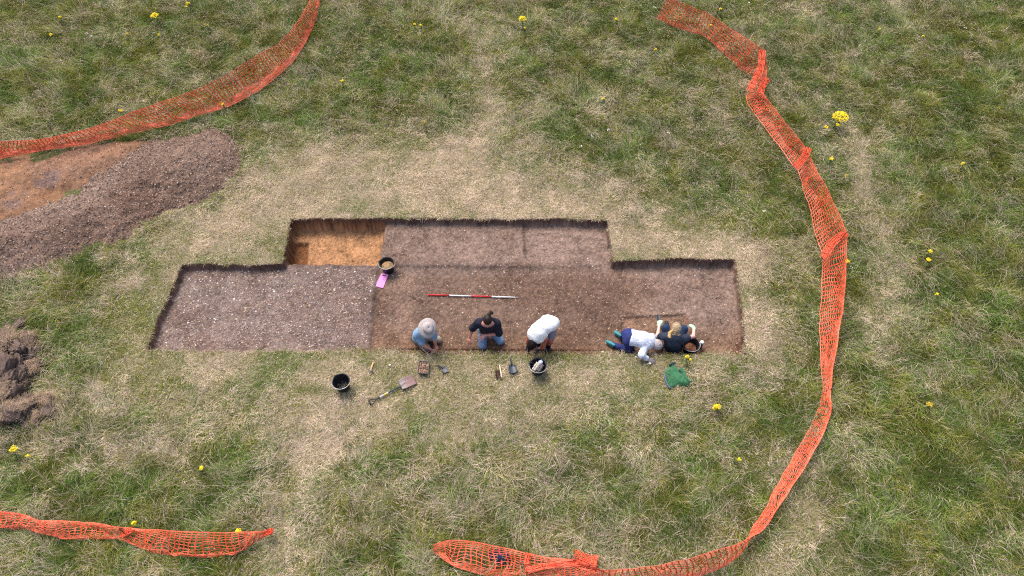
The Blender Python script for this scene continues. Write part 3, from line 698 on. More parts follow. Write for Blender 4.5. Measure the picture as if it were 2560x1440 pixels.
# hammer
def hammer():
    a = P(933, 906, .05); b = P(926, 928, .055); M = frame(b-a); L = np.linalg.norm(b-a); at = lambda x, y=0, z=0: a+M@np.array([x, y, z])
    e = empty('hammer', (a+b)/2, 'wooden handled hammer lying on the grass above the shovel', 'hammer')
    h = MB(); h.tube([at(0), at(.02), at(.1), at(L-.05), at(L+.01)], [.012, .016, .0165, .0125, .012], 10); h.build('handle', WOOD, e, True)
    k = MB(); k.tube([at(L-.01, -.055, 0), at(L-.01, -.05, 0), at(L-.01, -.028, 0), at(L-.01, -.02, 0), at(L-.01, .02, 0), at(L-.012, .06, .0)], [.014, .017, .017, .013, .017, .006], 12); k.build('head', GREYST, e, True)
hammer()
# hand brush
def brush():
    a = P(1249, 912, .06); b = P(1254, 944, .06); M = frame(b-a); L = np.linalg.norm(b-a); at = lambda x, y=0, z=0: a+M@np.array([x, y, z])
    e = empty('hand_brush', (a+b)/2, 'wooden hand brush with dark brown bristles lying on its side', 'brush')
    h = MB(); h.tube([at(0), at(.04), at(.11), at(.15), at(L-.01), at(L)], [.010, .014, .012, .017, .018, .012], 10); h.build('handle', mat('light_wood', (.72, .56, .38), .6, .15, 50), e, True)
    r = np.random.default_rng(3); m = MB(); sgn = 1 if (M[:, 1][0] < 0) else -1
    for i in range(26):
        for j in range(4):
            x = L*.46+(L*.52)*i/25; p = at(x, .012*sgn, (j-1.5)*.008); q = at(x+r.normal(0, .008), (.105+r.uniform(-.012, .012))*sgn, (j-1.5)*.014-.02)
            m.tube([p, (p+q)/2+np.array([0, 0, .004]), q], [.0045, .005, .004], 4)
    m.build('bristles', mat('brown_bristle', (.075, .04, .028), .9, .3, 60), e)
brush()
# finds tray
def tray():
    c = P(1059, 921, .045); e = empty('finds_tray', c, 'black plastic tray of brown finds on the grass', 'tray'); m = MB()
    ang = -.06; M = np.array([[math.cos(ang), -math.sin(ang), 0], [math.sin(ang), math.cos(ang), 0], [0, 0, 1]])
    w, l, hh = .095, .13, .055
    m.box(c+np.array([0, 0, .004]), 2*w-.012, 2*l-.012, .006, M)
    for s in (-1, 1):
        m.box(c+M@np.array([s*w, 0, hh/2]), .008, 2*l+.008, hh, M); m.box(c+M@np.array([0, s*l, hh/2]), 2*w-.009, .008, hh-.004, M)
        m.box(c+M@np.array([s*(w+.006), 0, hh+.002]), .018, 2*l+.03, .005, M); m.box(c+M@np.array([0, s*(l+.006), hh+.0045]), 2*w-.008, .018, .005, M)
    m.build('tray_body', BLACK, e)
    r = np.random.default_rng(9); ms = [mat('find_%s' % k, v, .85, .35, 50, bump=.5) for k, v in (('brown', (.30, .17, .11)), ('tan', (.42, .27, .18)), ('dark', (.20, .115, .08)))]
    k = 0
    for i in range(4):
        for j in range(6):
            q = c+M@np.array([(i-1.5)*.043+r.uniform(-.01, .01), (j-2.5)*.041+r.uniform(-.01, .01), .026+r.uniform(0, .022)])
            lump('find', q, np.array([.03, .023, .017])*r.uniform(.75, 1.15, 3), frame((r.normal(), r.normal(), .3*r.normal())), ms[k % 3], 'small brown find lying in the black tray on the grass', 'find', .35, k+1, sub=ICO2)['group'] = 'brown finds in the black tray'; k += 1
tray()
# kneeling pad
def pad():
    co = [P(953, 680, -.17), P(971, 683, -.17), P(957, 718, -.17), P(937, 713, -.17)]
    zf = fz(955, 700)+.012; m, nt, b = nmat('pink_foam'); b.inputs['Base Color'].default_value = (.75, .26, .55, 1); b.inputs['Roughness'].default_value = .75
    m = mat('pink_foam', (.74, .27, .58), .75, .08, 60, bump=.2, bscale=120)
    e = empty('kneeling_pad', P(955, 700, zf), 'pink foam kneeling pad with a slot handle below the bucket', 'pad')
    nu, nv = 15, 29; V = []; 
    for j in range(nv):
        for i in range(nu):
            u = i/(nu-1); v = j/(nv-1); cx, cy = abs(u*2-1), abs(v*2-1); 
            a = co[0]*(1-u)+co[1]*u; bb = co[3]*(1-u)+co[2]*u; p = a*(1-v)+bb*v; ctr = sum(co)/4
            k = 1-.05*(cx**6*cy**12); p = ctr+(p-ctr)*k; p[2] = zf; V.append(p)
    F = []
    for j in range(nv-1):
        for i in range(nu-1):
            if 3 <= j <= 4 and 4 <= i <= 9: continue
            F.append((j*nu+i, j*nu+i+1, (j+1)*nu+i+1, (j+1)*nu+i))
    o = mesh_np('pad_body', V, F, m, e); s = o.modifiers.new('thickness', 'SOLIDIFY'); s.thickness = .032; s.offset = 0
    bv = o.modifiers.new('soft_edge', 'BEVEL'); bv.width = .006; bv.segments = 2
    t = MB(); q = lambda u, v: (co[0]*(1-u)+co[1]*u)*(1-v)+(co[3]*(1-u)+co[2]*u)*v*1.0
    pts = [q(u, v)*np.array([1, 1, 0])+np.array([0, 0, zf+.017]) for u, v in ((.6, .46), (.68, .42), (.74, .45), (.8, .5), (.84, .47))]
    t.tube(spline(pts, 0)[::4], .0035, 5); t.build('stamped_mark', mat('mauve_mark', (.35, .10, .32), .7), e)
pad()
# ranging rod
def rod():
    a = P(1070, 737, -.21); b = P(1298, 744, -.21); za = max(fz(1075, 737), fz(1180, 740), fz(1290, 744))+.025
    a[2] = b[2] = za; d = b-a; L = np.linalg.norm(d); d /= L
    e = empty('ranging_rod', (a+b)/2, 'red and white ranging rod lying on the trench floor', 'ranging rod'); r = .0145
    for i, (x0, x1) in enumerate(((0, .235), (.235, .475), (.475, .70), (.70, .93))):
        t = MB(); t.tube([a+d*L*x0, a+d*L*x1], r, 12); t.build(('red_band', 'white_band')[i % 2], (RED, WHITE)[i % 2], e, True)
    t = MB(); t.tube([a+d*L*.93, a+d*L*.95, a+d*L], [r*.9, r*.75, .003], 10); t.build('steel_tip', WIRE, e, True)
rod()
# flask
def flask():
    b = P(1749, 868, FLOOR); e = empty('flask', b, 'slate blue flask with a white lid standing by the soil bucket', 'flask')
    m = MB(); m.lathe([(.001, 0), (.038, 0), (.041, .006), (.041, .15), (.036, .175), (.034, .19), (.001, .19)], np.eye(3), b, 24); m.build('body', mat('slate_blue_metal', (.06, .075, .12), .4, .1, 20), e, True)
    m = MB(); m.lathe([(.001, .192), (.036, .192), (.038, .2), (.038, .235), (.034, .243), (.001, .244)], np.eye(3), b, 24); m.build('lid', WHITE, e, True)
flask()
# green fleece
def fleece():
    e = empty('fleece_jacket', P(1692, 942), 'green fleece jacket dropped on the grass below the seated digger', 'jacket')
    out = Pl([(1660,925),(1668,917),(1676,911),(1688,908),(1694,916),(1702,922),(1708,926),(1712,934),(1717,946),(1726,953),(1729,961),(1720,967),(1705,966),(1690,967),(1676,972),(1670,968),(1664,952),(1660,938)], .06)
    out = spline(np.vstack([out, out[:1]]), 0)[:-1, :]
    X, Y, F = grid(out[:, 0].min(), out[:, 0].max(), out[:, 1].min(), out[:, 1].max(), .012); x, y = X.ravel(), Y.ravel()
    d = -sdist(x, y, out); keep = (d[F] > 0).all(1)
    z = .03+.055*sstep(0, .07, d)+.06*np.abs(fbm(x*6+2, y*3.5, octv=2, seed=7)-.5)*2*sstep(0, .08, d)+.025*np.sin((x*9+y*15)+5*fbm(x*4, y*4, seed=8))*sstep(0, .09, d)+.012*(fbm(x*22, y*22, seed=9)-.5)
    V, F_ = compact(np.stack([x, y, z], 1), [F[keep]])
    o = mesh_np('jacket_body', V, F_, mat('green_fleece', (.028, .135, .058), .95, .25, 22, bump=.5, bscale=90, sheen=.3), e, True); s = o.modifiers.new('thickness', 'SOLIDIFY'); s.thickness = .02; s.offset = -1
    o.modifiers.new('smooth', 'SMOOTH').iterations = 3
    t = MB(); t.tube(spline(Pl([(1661,936),(1664,950),(1670,963),(1676,971)], .085), 0)[::3], .016, 8); t.build('zip_trim', mat('blue_grey_trim', (.10, .12, .22), .8, .2, 40), e, True)
    t = MB(); t.tube(spline(Pl([(1674,914),(1680,909),(1688,908)], .10), 0)[::3], .024, 8); t.build('collar', mat('navy_collar', (.012, .04, .05), .9, .2, 40), e, True)
    t = MB(); sl = spline(Pl([(1700,922),(1708,930),(1714,944),(1725,955)], .10), 0)[::2]; t.tube(sl, np.linspace(.05, .032, len(sl)), 10)
    t.build('sleeve', bpy.data.materials['green_fleece'], e, True)
fleece()
# bag beneath the netting
lump('cloth_bag', P(1250, 1392, .09), (.19, .13, .09), frame((1, -.15, 0)), mat('navy_cloth', (.016, .014, .045), .9, .3, 30, bump=.4), 'dark navy bag lying under the loose oval loop of netting', 'bag', .28, 12, fr=12)
# loose things
def stone(px, py, s, z, label, c=(.62, .56, .48), seed=1):
    lump('stone', P(px, py, z)+np.array([0, 0, s*.3]), (s, s*.75, s*.5), frame((1, .4*seed % 1, 0)), mat('pale_flint', c, .8, .2, 40), label, 'stone', .4, seed, sub=ICO2)
stone(975, 913, .028, .05, 'small white stone on the grass between hammer and finds tray', seed=2)
stone(1625, 909, .03, .05, 'small white stone on the grass under the gloved hand', seed=3)
stone(1507, 880, .03, -.22, 'pale stone at the trench edge left of the teal shoes', seed=4)
stone(865, 561, .05, -.25, 'large white flint in the dark face above the orange pit', (.75, .7, .66), seed=5)
stone(1590, 893, .022, .05, 'tiny cream stone on the grass left of the white sleeve', seed=6)
# roots
ROOT = mat('pale_root', (.46, .36, .28), .9, .2, 40)
def root(pts, label, r=.004):
    c = np.array([P(x, y, -.22) for x, y in pts]); c = spline(c, 0)[::3]
    c[:, 2] = trench_z(c[:, 0], c[:, 1])[0]+.008+.012*np.abs(np.sin(np.arange(len(c))*.9))
    m = MB(); m.tube(c, np.linspace(r, r*.45, len(c)), 5); o = m.build('root', ROOT, None, True); tag(o, label, 'root', 'pale roots in the trench')
root([(1734,724),(1745,728),(1752,737),(1762,741)], 'pale forked root in the right part of the trench floor')
root([(1768,690),(1778,694),(1788,699)], 'thin pale root near the upper right corner of the trench')
root([(1762,712),(1768,704),(1780,700)], 'short pale root below the thin root at upper right', .005)
root([(1796,668),(1798,680),(1795,688)], 'upright pale root close to the right upper corner')
root([(1784,748),(1794,741),(1806,740)], 'flat pale root beside the right trench face')
root([(1815,714),(1822,722),(1830,724)], 'small pale root against the dark right face of the trench', .005)
root([(1750,702),(1748,712),(1752,718)], 'bent pale root left of the other roots', .004)
root([(1820,742),(1826,752),(1824,760)], 'lowest pale root on the right trench side')
root([(1047,744),(1056,747),(1066,750),(1070,752)], 'pale twig on the floor beside the red end of the rod', .005)
root([(1056,747),(1058,742),(1062,740)], 'short pale twig crossing the twig beside the rod', .004)
root([(1657,868),(1665,876),(1672,882)], 'pale thin stick behind the seated digger', .005)

# ------------------------------------------------------------------ turf sods
SODM = mat('sod_soil', (.065, .042, .033), .98, .55, 14, bump=1, bscale=30, spec=.1)
def sod(px, py, z, s, grass, label, seed, flat=.55):
    r = np.random.default_rng(seed); V0, F0 = ICO4; c = P(px, py, z)
    M = frame((r.normal(), r.normal(), r.normal()*.45)); ax = s*np.array([1, r.uniform(.6, .85), flat*r.uniform(.8, 1.2)])
    N0 = np.sign(V0)*np.abs(V0)**.5
    n = fbm(V0[:, 0]*1.6+seed, V0[:, 1]*1.6, V0[:, 2]*1.6, seed=seed)-.5; n2 = fbm(V0[:, 0]*5+seed, V0[:, 1]*5, V0[:, 2]*5, seed=seed)-.5; n3 = fbm(V0[:, 0]*14+seed, V0[:, 1]*14, V0[:, 2]*14, seed=seed)-.5
    V = (N0*(1+.7*n+.7*n2+.45*n3)[:, None]*ax)@M.T+c; V += .35*s*.3*(np.stack([fbm(V0[:, 0]*9+k*5, V0[:, 1]*9, V0[:, 2]*9, seed=seed+k) for k in range(3)], 1)-.5)
    cc = s2l((108,93,86))*ALB*(.4+1.3*fbm(V[:, 0]*30, V[:, 1]*30, V[:, 2]*30, seed=seed))[:, None]
    o = mesh_np('turf_sod', V, F0, bpy.data.materials['soil'], None, True, np.clip(cc, .01, .5)); tag(o, label, 'sod', 'cut turf sods stacked at the left edge')
    if grass:
        fn = np.cross(V[F0[:, 1]]-V[F0[:, 0]], V[F0[:, 2]]-V[F0[:, 0]]); fn /= np.linalg.norm(fn, axis=1)[:, None]+1e-9
        gd = M@np.array([r.normal()*.3, r.normal()*.3, 1]); gd = gd if gd[2] > 0 else -gd; gd[1] -= .35; gd /= np.linalg.norm(gd)
        k = np.where(fn@gd > .45)[0]; k = r.choice(k, min(len(k)*3, int(4200*s/.2*grass)))
        p = V[F0[k]].mean(1)+r.normal(0, .006, (len(k), 3)); m = len(k)
        cb = BLOND[r.integers(0, len(BLOND), m)]*r.uniform(.8, 1.15, (m, 1))*ALB*np.array([.98, .9, .82])
        a0 = r.uniform(0, 6.28)
        W, F4, F3, K = blades(p[:, :2], a0+r.normal(0, .7, m), r.uniform(.06, .15, m), np.clip(r.normal(.15, .25, m), -.5, .7), np.full(m, .003), cb, r, p[:, 2]+.004, 2)
        mesh_np('dead_grass', W, [F4, F3], GRASS_MAT, o, False, K)
def sods():
    # loose crumbs round the stack
    r = np.random.default_rng(5); q = Pl([(-120,800),(60,800),(120,860),(110,940),(70,1000),(150,1000),(140,1060),(20,1075),(-120,1080)]); p = scatter(1500, q, r)
    tag(pebbles('soil_crumbs', np.column_stack([p, np.full(len(p), .03)+r.uniform(0, .03, len(p))]), .008+.04*r.uniform(0, 1, len(p))**3, np.tile(s2l((96,80,74))*.8, (len(p), 1))*r.uniform(.4, 1.2, (len(p), 1)), 12), 'loose soil crumbs fallen round the turf sods at the left edge', 'soil', kind='stuff')
    r = np.random.default_rng(77); k = 500
    sod(48, 812, .05, .13, 0, 'lone dark clod lying above the turf heap', 901, .45)
    sod(108, 913, .04, .09, 0, 'tiny clod on the grass right of the turf heap', 902)
    sod(56, 1022, .12, .30, 1.2, 'large straw covered sod apart from the turf heap', 903, .5)
    sod(108, 1000, .08, .17, .9, 'small straw topped sod touching the large detached sod', 904)
    sod(118, 1028, .06, .16, .0, 'dark bare sod right of the large detached sod', 905)
    sod(86, 1046, .06, .15, .5, 'broken sod below the large detached sod', 906)
    sod(70, 1000, .07, .12, .0, 'dark crumb of soil above the large detached sod', 907)
    sod(12, 978, .2, .27, 1.2, 'rounded straw topped sod at the foot of the turf heap', 908, .6)
    lst = [(-60,960,.1,.25),(-40,900,.2,.28),(-50,840,.15,.25),(-5,838,.1,.22),(22,850,.2,.2),(60,838,.08,.15),(70,858,.12,.2),(40,872,.26,.19),(0,880,.3,.24),(72,890,.1,.18),(88,876,.05,.12),(40,908,.22,.2),(8,918,.34,.24),(72,922,.1,.2),(50,938,.14,.19),(18,948,.24,.2),(-22,935,.35,.26),(56,958,.06,.15),(38,985,.06,.16),(-15,1010,.12,.24),(5,1045,.08,.16),(-40,1060,.1,.2),(92,865,.03,.1),(60,965,.05,.11)]
    for px, py, z, s in lst:
        g = r.choice([0, 0, .0, .8, 1.0]); k += 1
        sod(px, py, z, s, g, 'straw tufted turf sod in the heap at the left edge' if g else 'dark crumbly turf sod in the heap at the left edge', k)
sods()

# ================================================================== PEOPLE  (one continuous surface each, grown from a distance field)
def cone(a, b, ra, rb, k=.02): return ('c', np.asarray(a, float), np.asarray(b, float), ra, rb, k)
def ell(c, ax, M=np.eye(3), k=.03): return ('e', np.asarray(c, float), np.asarray(ax, float), np.asarray(M, float), k)
def infl(prims, t):
    out = []
    for p in prims:
        if p[0] == 'c': out.append(('c', p[1], p[2], p[3]+t, p[4]+t, p[5]))
        else: out.append(('e', p[1], p[2]+t, p[3], p[4]))
    return out
def sdf_mesh(name, prims, vox, m, parent, cuts=(), wr=0., wsc=14, colf=None, seed=0):
    lo = np.min([np.minimum(p[1]-p[3], p[2]-p[4]) if p[0] == 'c' else p[1]-p[2].max() for p in prims], 0)-.03
    hi = np.max([np.maximum(p[1]+p[3], p[2]+p[4]) if p[0] == 'c' else p[1]+p[2].max() for p in prims], 0)+.03
    n = np.ceil((hi-lo)/vox).astype(int)+1
    D = np.full(n, .06, np.float32); ax = [lo[i]+vox*np.arange(n[i]) for i in range(3)]
    for p in prims:
        mg = .045
        if p[0] == 'c': a = np.minimum(p[1]-p[3], p[2]-p[4])-mg; b = np.maximum(p[1]+p[3], p[2]+p[4])+mg
        else: a = p[1]-p[2].max()-mg; b = p[1]+p[2].max()+mg
        i0 = np.clip(((a-lo)/vox).astype(int), 0, n-1); i1 = np.clip(((b-lo)/vox).astype(int)+2, 1, n)
        sl = tuple(slice(i0[i], i1[i]) for i in range(3))
        X, Y, Z = np.meshgrid(*(ax[i][sl[i]] for i in range(3)), indexing='ij'); Q = np.stack([X, Y, Z], -1)
        if p[0] == 'c':
            e = p[2]-p[1]; t = np.clip((Q-p[1])@e/(e@e+1e-9), 0, 1); d = np.linalg.norm(Q-p[1]-t[..., None]*e, axis=-1)-(p[3]+(p[4]-p[3])*t); k = p[5]
        else:
            q = (Q-p[1])@p[3]; k0 = np.linalg.norm(q/p[2], axis=-1); k1 = np.linalg.norm(q/p[2]**2, axis=-1); d = np.where(k0 < .05, -p[2].min(), k0*(k0-1)/(k1+1e-6)); k = p[4]
        g = D[sl]; h = np.maximum(k-np.abs(g-d), 0)/k; D[sl] = np.minimum(g, d)-h*h*k*.25
    if wr or cuts:
        near = np.abs(D) < .055; I = np.argwhere(near); Q = lo+I*vox; d = D[near]
        if wr: d = d+wr*2*(fbm(Q[:, 0]*wsc, Q[:, 1]*wsc, Q[:, 2]*wsc*.6, octv=2, seed=seed)-.5)
        D[near] = d
        for (cp, cn) in cuts:
            cn = np.asarray(cn, float); cn /= np.linalg.norm(cn)
            X, Y, Z = np.meshgrid(*ax, indexing='ij'); X -= cp[0]; Y -= cp[1]; Z -= cp[2]; D = np.where(X*X+Y*Y+Z*Z < .17**2, np.maximum(D, (X*cn[0]+Y*cn[1]+Z*cn[2]).astype(np.float32)), D)
    # surface nets
    ins = D < 0; nx, ny, nz = n
    cell = np.zeros((nx-1, ny-1, nz-1), np.int8)
    cor = [(a, b, c) for a in (0, 1) for b in (0, 1) for c in (0, 1)]
    sub = lambda A, o: A[o[0]:nx-1+o[0], o[1]:ny-1+o[1], o[2]:nz-1+o[2]]
    for o in cor: cell += sub(ins, o)
    act = (cell > 0) & (cell < 8); idx = -np.ones(act.shape, np.int64); I = np.argwhere(act); idx[act] = np.arange(len(I))
    acc = np.zeros((len(I), 3)); cnt = np.zeros(len(I))
    for o in cor:
        for k in range(3):
            if o[k]: continue
            o2 = tuple(o[j]+(j == k) for j in range(3)); da = sub(D, o)[act]; db = sub(D, o2)[act]
            x = (da < 0) != (db < 0); t = np.where(x, da/(da-db+1e-12), 0); pt = np.tile(np.array(o, float), (len(I), 1)); pt[:, k] += t
            acc += pt*x[:, None]; cnt += x
    V = lo+(I+acc/cnt[:, None])*vox
    F = []
    for k in range(3):
        u, v = (k+1) % 3, (k+2) % 3
        s0 = [slice(1, n[i]-1) for i in range(3)]; s0[k] = slice(0, n[k]-1); s1 = list(s0); s1[k] = slice(1, n[k])
        a, b = ins[tuple(s0)], ins[tuple(s1)]; x = a != b; J = np.argwhere(x); J = J+np.array([0 if i == k else 1 for i in range(3)])
        q = []
        for du, dv in ((0, 0), (1, 0), (1, 1), (0, 1)):
            w = J.copy(); w[:, u] -= du; w[:, v] -= dv; q.append(idx[w[:, 0], w[:, 1], w[:, 2]])
        q = np.stack(q, 1); fl = ~a[x]; q[fl] = q[fl][:, ::-1]; F.append(q)
    F = np.concatenate(F)
    c = colf(V) if colf is not None else None
    o = mesh_np(name, V, F, m, parent, True, c)
    s = o.modifiers.new('smooth', 'SMOOTH'); s.iterations = 2; s.factor = .5
    return o
def nrm(v): v = np.asarray(v, float); return v/(np.linalg.norm(v)+1e-9)
def hand_prims(w, d, back, side, curl=.5, spread=.16, sc=1., kin=.6):
    """w wrist, d finger direction, back = back-of-hand normal, side = +1/-1 thumb side"""
    d = nrm(d); t = nrm(np.cross(d, back))*side; b = nrm(np.cross(t, d)); b = b if b@np.asarray(back) > 0 else -b
    P_ = lambda x, y, z=0.: np.asarray(w)+sc*(d*x+t*y+b*z)
    out = [cone(P_(-.01, 0), P_(.035, .012), .026*sc, .024*sc, .012), cone(P_(.0, -.005), P_(.05, -.018), .022*sc, .021*sc, .012), cone(P_(.05, .022), P_(.085, .030), .020*sc, .013*sc, .012), cone(P_(.05, -.01), P_(.084, -.028), .020*sc, .012*sc, .012), cone(P_(.05, .006), P_(.088, .002), .019*sc, .013*sc, .012)]
    for i, (y, L) in enumerate(((.032, .072), (.011, .081), (-.010, .075), (-.030, .058))):
        p = P_(.085-.006*abs(i-1.2), y); an = (1.3-i)*spread*1.15; q = 0; r = .0092
        for j, f in enumerate((.45, .32, .26)):
            q += curl*(.55, .95, .7)[j]; dd = d*math.cos(q)*math.cos(an)+t*math.sin(an)*math.cos(q)-b*math.sin(q)
            p2 = p+sc*L*f*dd; out.append(cone(p, p2, r*sc, (r-.0007)*sc, .005)); p = p2; r -= .0007
    p = P_(.02, .028); q = P_(.048, .056, -.012*kin); q2 = q+sc*(d*.030+t*.010-b*.010*kin); q3 = q2+sc*(d*.022-b*.010*kin-t*.004)
    out += [cone(p, q, .016*sc, .0125*sc, .01), cone(q, q2, .0115*sc, .0105*sc, .006), cone(q2, q3, .0105*sc, .009*sc, .006)]
    return out
SKIN = mat('skin', (1, 1, 1), .55, .08, 25, attr='col', spec=.35)
def bez(a, b, c, t): return a*(1-t)**2+2*b*t*(1-t)+c*t*t
class Body:
    def __init__(s, J, build=1., fem=False):
        s.J = {k: np.asarray(v, float) for k, v in J.items()}; J = s.J; s.b = build
        lat = nrm(J['shL']-J['shR']); plat = nrm(J['hipL']-J['hipR'])
        pel = J['pelvis']; ch = J['chest']; nk = J['neck']; s.torso = []
        mid = J.get('waist', (pel+ch)/2)
        W = [.168, .155, .145, .15, .165, .165, .12] if not fem else [.172, .155, .135, .14, .15, .145, .10]
        Dp = [.118, .112, .105, .108, .115, .105, .08]
        pts = [pel, pel*.6+mid*.4, mid, mid*.45+ch*.55, ch, ch*.45+nk*.55, ch*.12+nk*.88]
        for i, p in enumerate(pts):
            sp = nrm(pts[min(i+1, 6)]-pts[max(i-1, 0)]); l = nrm(plat*(1-i/6)+lat*(i/6)); l = nrm(l-sp*(l@sp)); f = np.cross(l, sp)
            s.torso.append(ell(p, np.array([W[i]*build, .10, Dp[i]*build]), np.stack([l, sp, f], 1), .05))
        s.front = f
        s.should = [cone(nk*.55+ch*.45+(J['sh'+k]-ch)*.25, J['sh'+k], .07*build, .057*build, .05) for k in 'LR']
        hd = J['head']; F = nrm(J['face']); U = J.get('up'); U = nrm(hd-nk) if U is None else nrm(U); U = nrm(U-F*(U@F)); R = np.cross(F, U); s.HM = np.stack([F, R, U], 1); s.hd = hd
        h = lambda x, y, z: hd+s.HM@np.array([x, y, z]); s.h = h
        s.neckp = [cone(nk, h(-.015, 0, -.06), .056, .052, .03)]
        s.head = [ell(h(-.008, 0, .03), (.098, .077, .092), s.HM, .03), ell(h(.022, 0, -.035), (.068, .060, .085), s.HM, .04), cone(h(.06, 0, -.085), h(.05, 0, -.095), .03, .028, .03),
                  cone(h(.088, 0, .012), h(.112, 0, -.022), .009, .014, .016), cone(h(.098, .012, -.026), h(.098, -.012, -.026), .009, .009, .01), cone(h(.080, .045, .03), h(.080, -.045, .03), .014, .014, .02),
                  cone(h(.082, .018, -.058), h(.082, -.018, -.058), .010, .010, .01)]
        for k in (-1, 1): s.head.append(ell(h(-.005, .079*k, .0), (.018, .009, .032), s.HM, .008))
        s.uarm = {k: cone(J['sh'+k], J['el'+k], .052*build, .041*build, .03) for k in 'LR'}
        s.farm = {k: cone(J['el'+k], J['wr'+k], .041*build, .027, .02) for k in 'LR'}
        s.thigh = {k: cone(J['hip'+k], J['kn'+k], .088*build, .060*build, .04) for k in 'LR'}
        s.shin = {k: [cone(J['kn'+k], J['kn'+k]*.65+J['an'+k]*.35, .058*build, .055*build, .03), cone(J['kn'+k]*.65+J['an'+k]*.35, J['an'+k], .055*build, .036, .03)] for k in 'LR'}
        s.foot = {}
        for k in 'LR':
            a, t = J['an'+k], J['toe'+k]; s.foot[k] = [cone(a, a+(t-a)*.85, .036, .028, .025), cone(a+(t-a)*.75, t, .033, .025, .02), cone(a-(t-a)*.22, a, .034, .036, .02)]
        s.hands = {}
    def prims(s):
        o = list(s.torso)+s.should+s.neckp+s.head
        for k in 'LR': o += [s.thigh[k]]+s.shin[k]+s.foot[k]+[s.uarm[k], s.farm[k]]+s.hands.get(k, [])
        return o
    def skin(s, c, e, vox=.0065):
        base = s2l(c)*.92; h = s.h
        def f(V):
            n = fbm(V[:, 0]*30, V[:, 1]*30, V[:, 2]*30, seed=2)[:, None]; K = base*(.86+.28*n)
            for y in (-.031, .031): K = np.where((np.linalg.norm(V-h(.088, y, .012), axis=1) < .011)[:, None], np.array([.02, .015, .012]), K)
            K = np.where((np.linalg.norm((V-h(.09, 0, -.058))@s.HM/np.array([.02, .024, .008]), axis=1) < 1)[:, None], base*np.array([.85, .55, .55]), K); return K
        return sdf_mesh('body', s.prims(), vox, SKIN, e, colf=f)
    def sleeve(s, k, t, inf=.012, end=.012):
        a, b = s.J['sh'+k], s.J['el'+k]; m = a+(b-a)*min(t, 1); out = [cone(a, m, .054*s.b+inf, .046*s.b+inf+end*.5, .03)]
        if t > 1: c = s.J['wr'+k]; out.append(cone(b, b+(c-b)*(t-1), .044*s.b+inf, .034*s.b+inf, .03))
        return out
def hair_cap(b, name, m, e, cut, t=.014, extra=(), wr=.004):
    pr = infl([b.head[0]], t)+list(extra)
    return sdf_mesh(name, pr, .006, m, e, cuts=[(b.h(*cut[0]), b.HM@np.array(cut[1]))] if cut else (), wr=wr, wsc=60)
FL = -.25
def H(px, py, h): return P(px, py, FL+h)
def person(pos, label): return empty('person', P(pos[0], pos[1], FL), label, 'person', 'diggers at work in the trench')
JEANS = mat('faded_denim', (.17, .27, .42), .9, .3, 14, bump=.4, bscale=40); 

def lens(b, nm):
    J = b.J; r = lambda a, c: round(float(np.linalg.norm(J[a]-J[c])), 2)
    print(nm, {k: [r('sh'+k, 'el'+k), r('el'+k, 'wr'+k), r('hip'+k, 'kn'+k), r('kn'+k, 'an'+k)] for k in 'LR'}, 'sh', r('shL', 'shR'), 'spine', r('pelvis', 'chest'), r('chest', 'neck'), r('neck', 'head'))
